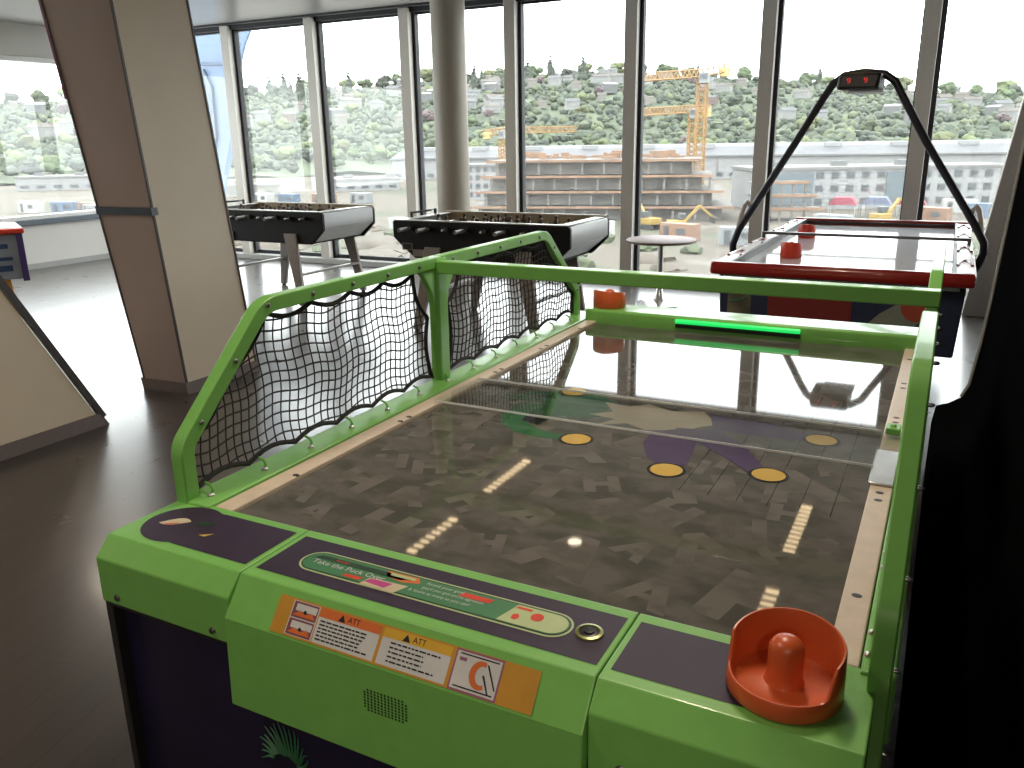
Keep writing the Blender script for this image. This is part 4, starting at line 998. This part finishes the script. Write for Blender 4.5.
# warehouse with long grey roof, office blocks, pale sheds
def building(name, x0, y0, x1, y1, depth, h, label, cat, wallm, floors=0, cols=0, roofm=None, winh=1.3, band=None):
    A = Vector((x0, y0, GZ)); B = Vector((x1, y1, GZ)); d = (B-A); Lg = d.length; ang = math.atan2(d.y, d.x)
    t = thing(name, A, label, cat, rz=ang)
    m = MB(); m.box(0, 0, 0, Lg, depth, h); m.build('wall', wallm, t, smooth=0, loc=(0, 0, 0))
    m = MB(); m.box(-0.4, -0.4, h, Lg+0.4, depth+0.4, h+0.6); rf = m.build('roof', roofm or ROOFM[2], t, smooth=0, loc=(0, 0, 0))
    m = MB()
    for k in range(max(2, int(Lg/14))): x = 5+k*14; m.box(x, depth*0.3, h+0.6, x+3, depth*0.3+2.5, h+1.7)
    m.build('roof_unit', HOUSEW[2], rf, smooth=0, loc=(0, 0, 0))
    if floors:
        for f_ in range(floors):
            m = MB(); z0 = h/floors*f_+0.9
            for k in range(cols): x = Lg/cols*(k+0.25); m.box(x, -0.12, z0, x+Lg/cols*0.5, 0.1, z0+winh)
            m.build('window_row', WINM, t, smooth=0, loc=(0, 0, 0))
    if band: band(t, Lg)
    return t
WHITEB = mat('white_facade', (0.19, 0.19, 0.19), 0.7, vary=0.03)
GREYROOF = mat('long_grey_roof', (0.048, 0.048, 0.054), 0.6, vary=0.12, scale=0.1)
def whroof(t, Lg):
    m = MB(); m.prism([(-1, 8.0), (14, 11.5), (34, 12.5), (60, 10.5), (60, 8.0)], 'x', -1, Lg+1); m.build('roof_slope', GREYROOF, t, smooth=0, loc=(0, 0, 0))
    m = MB()
    for k in range(12): m.box(8+k*Lg/12.5, 12, 11.0, 14+k*Lg/12.5, 17, 12.4)
    m.build('skylights', WHITEB, t, smooth=0, loc=(0, 0, 0))
building('warehouse', -205, 290, 75, 350, 60, 8, 'long low warehouse with grey sloping roof at the foot of the hill', 'warehouse', WHITEB, 1, 60, winh=1.5, band=whroof)
def glass_band(t, Lg):
    m = MB(); m.box(Lg*0.05, -0.25, 1.0, Lg*0.24, 0.1, 7.6); m.build('glass_bay', mat('blue_grey_glass', (0.075, 0.095, 0.105), 0.5), t, smooth=0, loc=(0, 0, 0))
    m = MB(); m.box(Lg*0.52, -0.25, 1.0, Lg*0.66, 0.1, 7.6); m.build('glass_bay', mat('blue_grey_glass', (0.075, 0.095, 0.105), 0.5), t, smooth=0, loc=(0, 0, 0))
building('office_building', -37, 183, 12, 208, 16, 8.2, 'white three storey office block with square windows behind the red table', 'building', WHITEB, 3, 17, winh=1.4, band=glass_band)
building('office_building', -113.5, 194, -100, 199.5, 12, 8.6, 'white office block with a grid of dark windows beside the round column', 'building', WHITEB, 4, 7, winh=1.2)
building('shed', -176, 214, -160, 230, 10, 3.4, 'long white shed behind the left foosball table', 'building', WHITEB, 1, 5, winh=0.8)
building('shed', -300, 190, -245, 230, 14, 4.5, 'pale shed seen through the left wall window', 'building', WHITEB, 1, 12, winh=1.0)
building('shed', -205, 175, -180, 195, 8, 3.0, 'low cream shed seen at the far left beyond the sill', 'building', HOUSEW[1], 1, 6, winh=0.8)
building('shed', -150, 240, -118, 252, 10, 5.0, 'pink grey apartment block left of the round column', 'building', mat('pinkish_wall', (0.26, 0.215, 0.20), 0.8), 2, 9, winh=1.2)
# unfinished concrete building with orange edge boards
cs = thing('unfinished_building', (-78, 146, GZ), 'unfinished concrete building with open floors and orange edge boards behind the cranes', 'building', rz=math.atan2(14, 48)); L = (0, 0, 0)
CONC = mat('raw_concrete', (0.12, 0.11, 0.098), 0.85); ORB = mat('orange_boards', (0.17, 0.095, 0.055), 0.7, vary=0.3, scale=0.4)
for f_ in range(4):
    z_ = 2.9*f_
    m = MB(); m.box(-6+f_*1.2, 0, z_+2.3, 45-f_*2, 20, z_+2.65); sl_ = m.build('floor_slab', CONC, cs, smooth=0, loc=L)
    m = MB(); m.box(-6+f_*1.2, -0.2, z_+2.3, 45-f_*2, 0.0, z_+2.75); m.build('edge_boards', ORB, sl_, smooth=0, loc=L)
    m = MB(); m.box(-4+f_*1.2, 2.2, z_, 43-f_*2, 2.6, z_+2.3); m.build('core_wall', mat('mottled_grey_block', (0.11, 0.10, 0.092), 0.9, vary=0.4, scale=0.3), cs, smooth=0, loc=L)  # block wall behind the columns in an uneven grey
    for k in range(11):
        m = MB(); x = -4+f_*1.2+k*4.2; m.box(x-0.2, 0.4, z_, x+0.2, 0.8, z_+2.3); m.build('column', CONC, sl_, smooth=0, loc=L)
crnd = random.Random(8)
m = MB()
for k in range(40): x = crnd.uniform(0, 34); y = crnd.uniform(1, 17); m.box(x, y, 11.6, x+crnd.uniform(.5, 3), y+crnd.uniform(.5, 2), 11.6+crnd.uniform(.3, 1.3))
m.build('stacked_material', ORB, cs, smooth=0, loc=L)
cs2 = thing('unfinished_building', (-31.5, 159, GZ), 'low concrete slab with orange boards in front of the white office block', 'building', rz=0.35)
for f_ in range(3):
    m = MB(); m.box(0, 0, 2.4*f_+1.9, 13-1.5*f_, 7, 2.4*f_+2.2); sl_ = m.build('floor_slab', CONC, cs2, smooth=0, loc=L)
    m = MB(); m.box(0, -0.2, 2.4*f_+2.0, 13-1.5*f_, 0, 2.4*f_+2.5); m.build('edge_boards', ORB, sl_, smooth=0, loc=L)
    for k in range(5): m = MB(); m.box(0.5+k*2.2, 0.3, 2.4*f_, 0.9+k*2.2, 0.7, 2.4*f_+1.9); m.build('column', CONC, sl_, smooth=0, loc=L)

CRANEY = mat('crane_yellow', (0.24, 0.125, 0.03), 0.5, vary=0.03)
def lattice(mb, a, b, wdt, n, r, up=(0, 0, 1), tri=False):
    a = Vector(a); b = Vector(b); d = (b-a).normalized(); u = Vector(up)
    if abs(d.dot(u)) > 0.95: u = Vector((0, 1, 0))
    x = d.cross(u).normalized()*wdt/2; y = x.cross(d).normalized()*wdt/2
    C = [x*-1-y, x-y, y] if tri else [-x-y, x-y, x+y, -x+y]
    for c in C: mb.tube([a+c, b+c], r, 4)
    k = len(C)
    for i in range(n):
        p0 = a+(b-a)*i/n; p1 = a+(b-a)*(i+1)/n
        for j in range(k):
            mb.tube([p0+C[j], p1+C[(j+1) % k]], r*0.6, 4); mb.tube([p0+C[j], p0+C[(j+1) % k]], r*0.6, 4)
def crane(base, top, j0, j1, label, mw=1.9):
    t = thing('tower_crane', (base[0], base[1], GZ), label, 'crane'); o_ = t.location
    B = Vector((base[0], base[1], GZ)); T = Vector((base[0], base[1], top))
    m = MB(o_); lattice(m, B, T, mw, 18, 0.17); m.build('mast', CRANEY, t, smooth=0)
    J0 = Vector(j0); J1 = Vector(j1); m = MB(o_); lattice(m, T+Vector((0, 0, 0.6)), J0, 1.5, 16, 0.15, tri=True); jb = m.build('jib', CRANEY, t, smooth=0)
    m = MB(o_); lattice(m, T+Vector((0, 0, 0.6)), J1, 1.5, 5, 0.15, tri=True); cj = m.build('counter_jib', CRANEY, t, smooth=0)
    m = MB(o_); d = (J1-T).normalized(); c = J1-d*1.2; m.box(c.x-1, c.y-0.8, c.z-1.6, c.x+1, c.y+0.8, c.z+0.2); m.build('counterweight', mat('weight_ochre', (0.42, 0.30, 0.12), 0.7), cj, smooth=0)
    m = MB(o_); m.box(T.x-0.2, T.y-2.4, T.z-1.6, T.x+1.8, T.y-0.9, T.z+0.6); cb_ = m.build('cab', WHITEB, t, smooth=0, bev=0.1)
    m = MB(o_); m.box(T.x, T.y-2.45, T.z-0.9, T.x+1.6, T.y-2.38, T.z+0.3); m.build('cab_window', WINM, cb_, smooth=0)
    return t
crane((-49.5, 187.2), 13.9, (-62.0, 176.0, 13.4), (-44.6, 190.5, 15.7), 'tall yellow tower crane with the higher jib, above the building site')
crane((-55.2, 201.2), 7.0, (-66.0, 192.0, 6.9), (-51.6, 203.6, 7.6), 'shorter yellow tower crane standing just behind the taller one', mw=1.7)
crane((-116.5, 220.5), 3.2, (-96.8, 229.2, 3.9), (-121.5, 218, 3.2), 'yellow tower crane behind the mullion right of the round column, jib to the right', mw=1.7)

# machines and odds and ends on the site
YEL = mat('machine_yellow', (0.22, 0.14, 0.02), 0.5)
def excavator(x, y, rz, label):
    t = thing('excavator', (x, y, GZ), label, 'excavator', rz=rz); L = (0, 0, 0)
    for s in (-1, 1): m = MB(); m.prism([(-1.9, 0.1), (-1.5, 0), (1.5, 0), (1.9, 0.1), (1.9, 0.7), (1.5, 0.9), (-1.5, 0.9), (-1.9, 0.7)], 'y', s*1.0-0.3, s*1.0+0.3); m.build('track', BLACK, t, loc=L)
    m = MB(); m.box(-1.9, -1.2, 0.9, 1.2, 1.2, 2.0); m.build('body', YEL, t, bev=0.1, loc=L)
    m = MB(); m.box(0.0, 0.1, 2.0, 1.3, 1.2, 3.1); m.build('cab', WINM, t, bev=0.1, loc=L)
    m = MB(); m.bar((1.0, -0.3, 1.8), (3.4, -0.3, 4.4), 0.5, 0.45); m.bar((3.4, -0.3, 4.4), (5.6, -0.3, 2.4), 0.4, 0.35); am = m.build('boom', YEL, t, loc=L)
    m = MB(); m.prism([(5.2, 2.6), (6.1, 2.4), (5.9, 1.4), (5.1, 1.7)], 'y', -0.8, 0.2); m.build('bucket', BLACK, am, loc=L)
excavator(-45, 140, 2.6, 'yellow excavator with folded boom in front of the unfinished building')
excavator(-39, 137, 0.4, 'yellow excavator nearer the mast of the tall crane')
excavator(-9.2, 160, 0.9, 'small yellow excavator on bare earth behind the red table')
def tent(x, y, mt, label):
    t = thing('site_tent', (x, y, GZ), label, 'tent'); m = MB((x, y, GZ)); m.prism([(x-2.6, GZ+2.2), (x+2.6, GZ+2.2), (x+1.6, GZ+3.6), (x-1.6, GZ+3.6)], 'y', y-2, y+2); m.build('canopy', mt, t, smooth=0)
    for (dx, dy) in ((-2.4, -1.8), (2.4, -1.8), (-2.4, 1.8), (2.4, 1.8)): m = MB((x, y, GZ)); m.tube([(x+dx, y+dy, GZ), (x+dx, y+dy, GZ+2.3)], 0.08, 5); m.build('pole', STEEL, t)
tent(-17.5, 176, mat('tent_red', (0.20, 0.03, 0.05), 0.7), 'red site tent, left one of three below the office block')
tent(-11.5, 178, mat('tent_blue', (0.08, 0.10, 0.15), 0.7), 'blue grey site tent between two red ones')
tent(-5.5, 180, mat('tent_red', (0.20, 0.03, 0.05), 0.7), 'red site tent, right one of three below the office block')
for (bx, by, br_) in [(-76, 152, 15), (-66, 156, 15), (-56, 160, 15), (-46, 163, 15), (-26, 165, 9), (-45, 140, 7), (-39, 137, 7), (-9.2, 160, 7), (-17.5, 176, 4), (-11.5, 178, 4), (-5.5, 180, 4), (-49.5, 187, 3)]: take(bx, by, br_)
for k in range(8): take(-35+k*6.5, 193+k*3.4, 13)
def settle(x, y, r, rnd_):
    for q_ in range(60):
        if free(x, y, r): break
        x += rnd_.uniform(-9, 9); y += rnd_.uniform(-9, 8); y = max(y, 78)
    take(x, y, r); return x, y       # keeps the loose things clear of one another
CC = [('white', (0.28, 0.28, 0.27)), ('blue', (0.07, 0.10, 0.15)), ('orange', (0.16, 0.085, 0.05)), ('grey', (0.15, 0.155, 0.16))]
PL = [('near the left shed', (-150, 170)), ('in front of the unfinished building at its left', (-70, 118)), ('below the tall crane', (-50, 148)), ('on bare earth before the office block', (-12, 170)), ('far left beyond the sill', (-185, 130))]
k_ = 0
for (where, (bx, by)) in PL:
    for ci, (cn, cc) in enumerate(CC):
        x = bx+(ci-1.5)*9+crnd.uniform(-2, 2); y = by+crnd.uniform(-4, 4)
        x, y = settle(x, y, 3.6, crnd)
        t = thing('site_cabin', (x, y, GZ), '%s site cabin %s' % (cn, where), 'site cabin', rz=crnd.uniform(-0.5, 0.7))
        m = MB(); m.box(-3, -1.2, 0, 3, 1.2, 2.6); m.build('shell', mat('cabin_'+cn, cc, 0.6), t, smooth=0, bev=0.05, loc=(0, 0, 0))
        m = MB(); m.box(-2.2, -1.24, 0.2, -1.3, -1.19, 2.2); m.build('door', WINM, t, smooth=0, loc=(0, 0, 0))
        m = MB(); m.box(0.2, -1.24, 1.0, 1.8, -1.19, 1.9); m.build('window', WINM, t, smooth=0, loc=(0, 0, 0))
EARTH = mat('earth_mound', (0.072, 0.058, 0.044), 0.95, vary=0.3, scale=0.5)
for k in range(32):
    a = crnd.uniform(-55, 3); d = crnd.uniform(98, 175); r_ = crnd.uniform(1.8, 5.0); x, y = azd(a, d); x, y = settle(x, y, r_*1.6, crnd); m = MB((x, y, GZ)); m.blob((x, y, GZ+0.1), r_, 2, 0.4, k, 0.28)
    o = m.build('earth_mound', EARTH, smooth=60); tag(o, 'low mound of bare brown earth on the building site', 'earth mound', 'earth mounds on the building site')
BUSH = mat('low_bush', (0.05, 0.06, 0.03), 0.95, vary=0.3, scale=0.5)
for k in range(42):
    a = crnd.uniform(-60, 3); d = crnd.uniform(92, 140); r_ = crnd.uniform(0.8, 2.2); x, y = azd(a, d); x, y = settle(x, y, r_*1.6, crnd); m = MB((x, y, GZ)); m.blob((x, y, GZ+0.4), r_, 2, 0.5, k+3, 0.6)
    o = m.build('bush', BUSH, smooth=60); tag(o, 'low green bush on rough ground outside the windows', 'bush', 'bushes on the rough ground')
# blue steel bracing outside the left corner of the glass
bo = (-9.1, 9.2, 0)
tb = thing('steel_brace', bo, 'pale blue curved steel brace outside the glass at the left corner', 'steel brace')
BLUES = mat('pale_blue_steel', (0.065, 0.105, 0.18), 0.45, vary=0.03, scale=2)
m = MB(bo)
outl = [(-10.0, -1.0), (-9.95, 0.6), (-9.85, 2.0), (-9.70, 2.9), (-9.55, 3.12), (-9.30, 3.22), (-8.9, 3.30), (-8.0, 3.55), (-8.34, 3.15), (-8.5, 2.92), (-8.61, 2.69), (-8.71, 2.14), (-8.91, 1.55), (-9.14, 1.02), (-9.32, 0.6), (-9.55, -1.0)]
m.prism(outl, 'y', 9.0, 9.05); m.build('web_plate', BLUES, tb, smooth=30)
m = MB(bo); m.tube([(-9.42, 8.985, 2.70), (-8.75, 8.985, 2.66)], 0.022, 8); m.build('weld_seam', mat('blue_shadow_steel', (0.035, 0.058, 0.10), 0.5), tb)  # darker copy of the blue steel carries painted shade on the brace
m = MB(bo); m.prism([(-9.36, 2.62), (-9.22, 2.35), (-9.24, 1.6), (-9.42, 1.2), (-9.55, 2.0)], 'y', 8.95, 9.0); m.build('stiffener', mat('blue_shadow_steel', (0.035, 0.058, 0.10)), tb)
m = MB(bo); m.prism([(-8.61, 2.69), (-8.71, 2.14), (-8.91, 1.55), (-9.14, 1.02), (-9.24, 1.02), (-9.02, 1.55), (-8.84, 2.14), (-8.76, 2.69)], 'y', 8.93, 9.0); m.build('flange', mat('blue_mid_steel', (0.048, 0.082, 0.15), 0.45), tb)
m = MB(bo); m.box(-10.0, 8.9, -14, -9.5, 9.5, -1.0); m.build('column_foot', BLUES, tb)
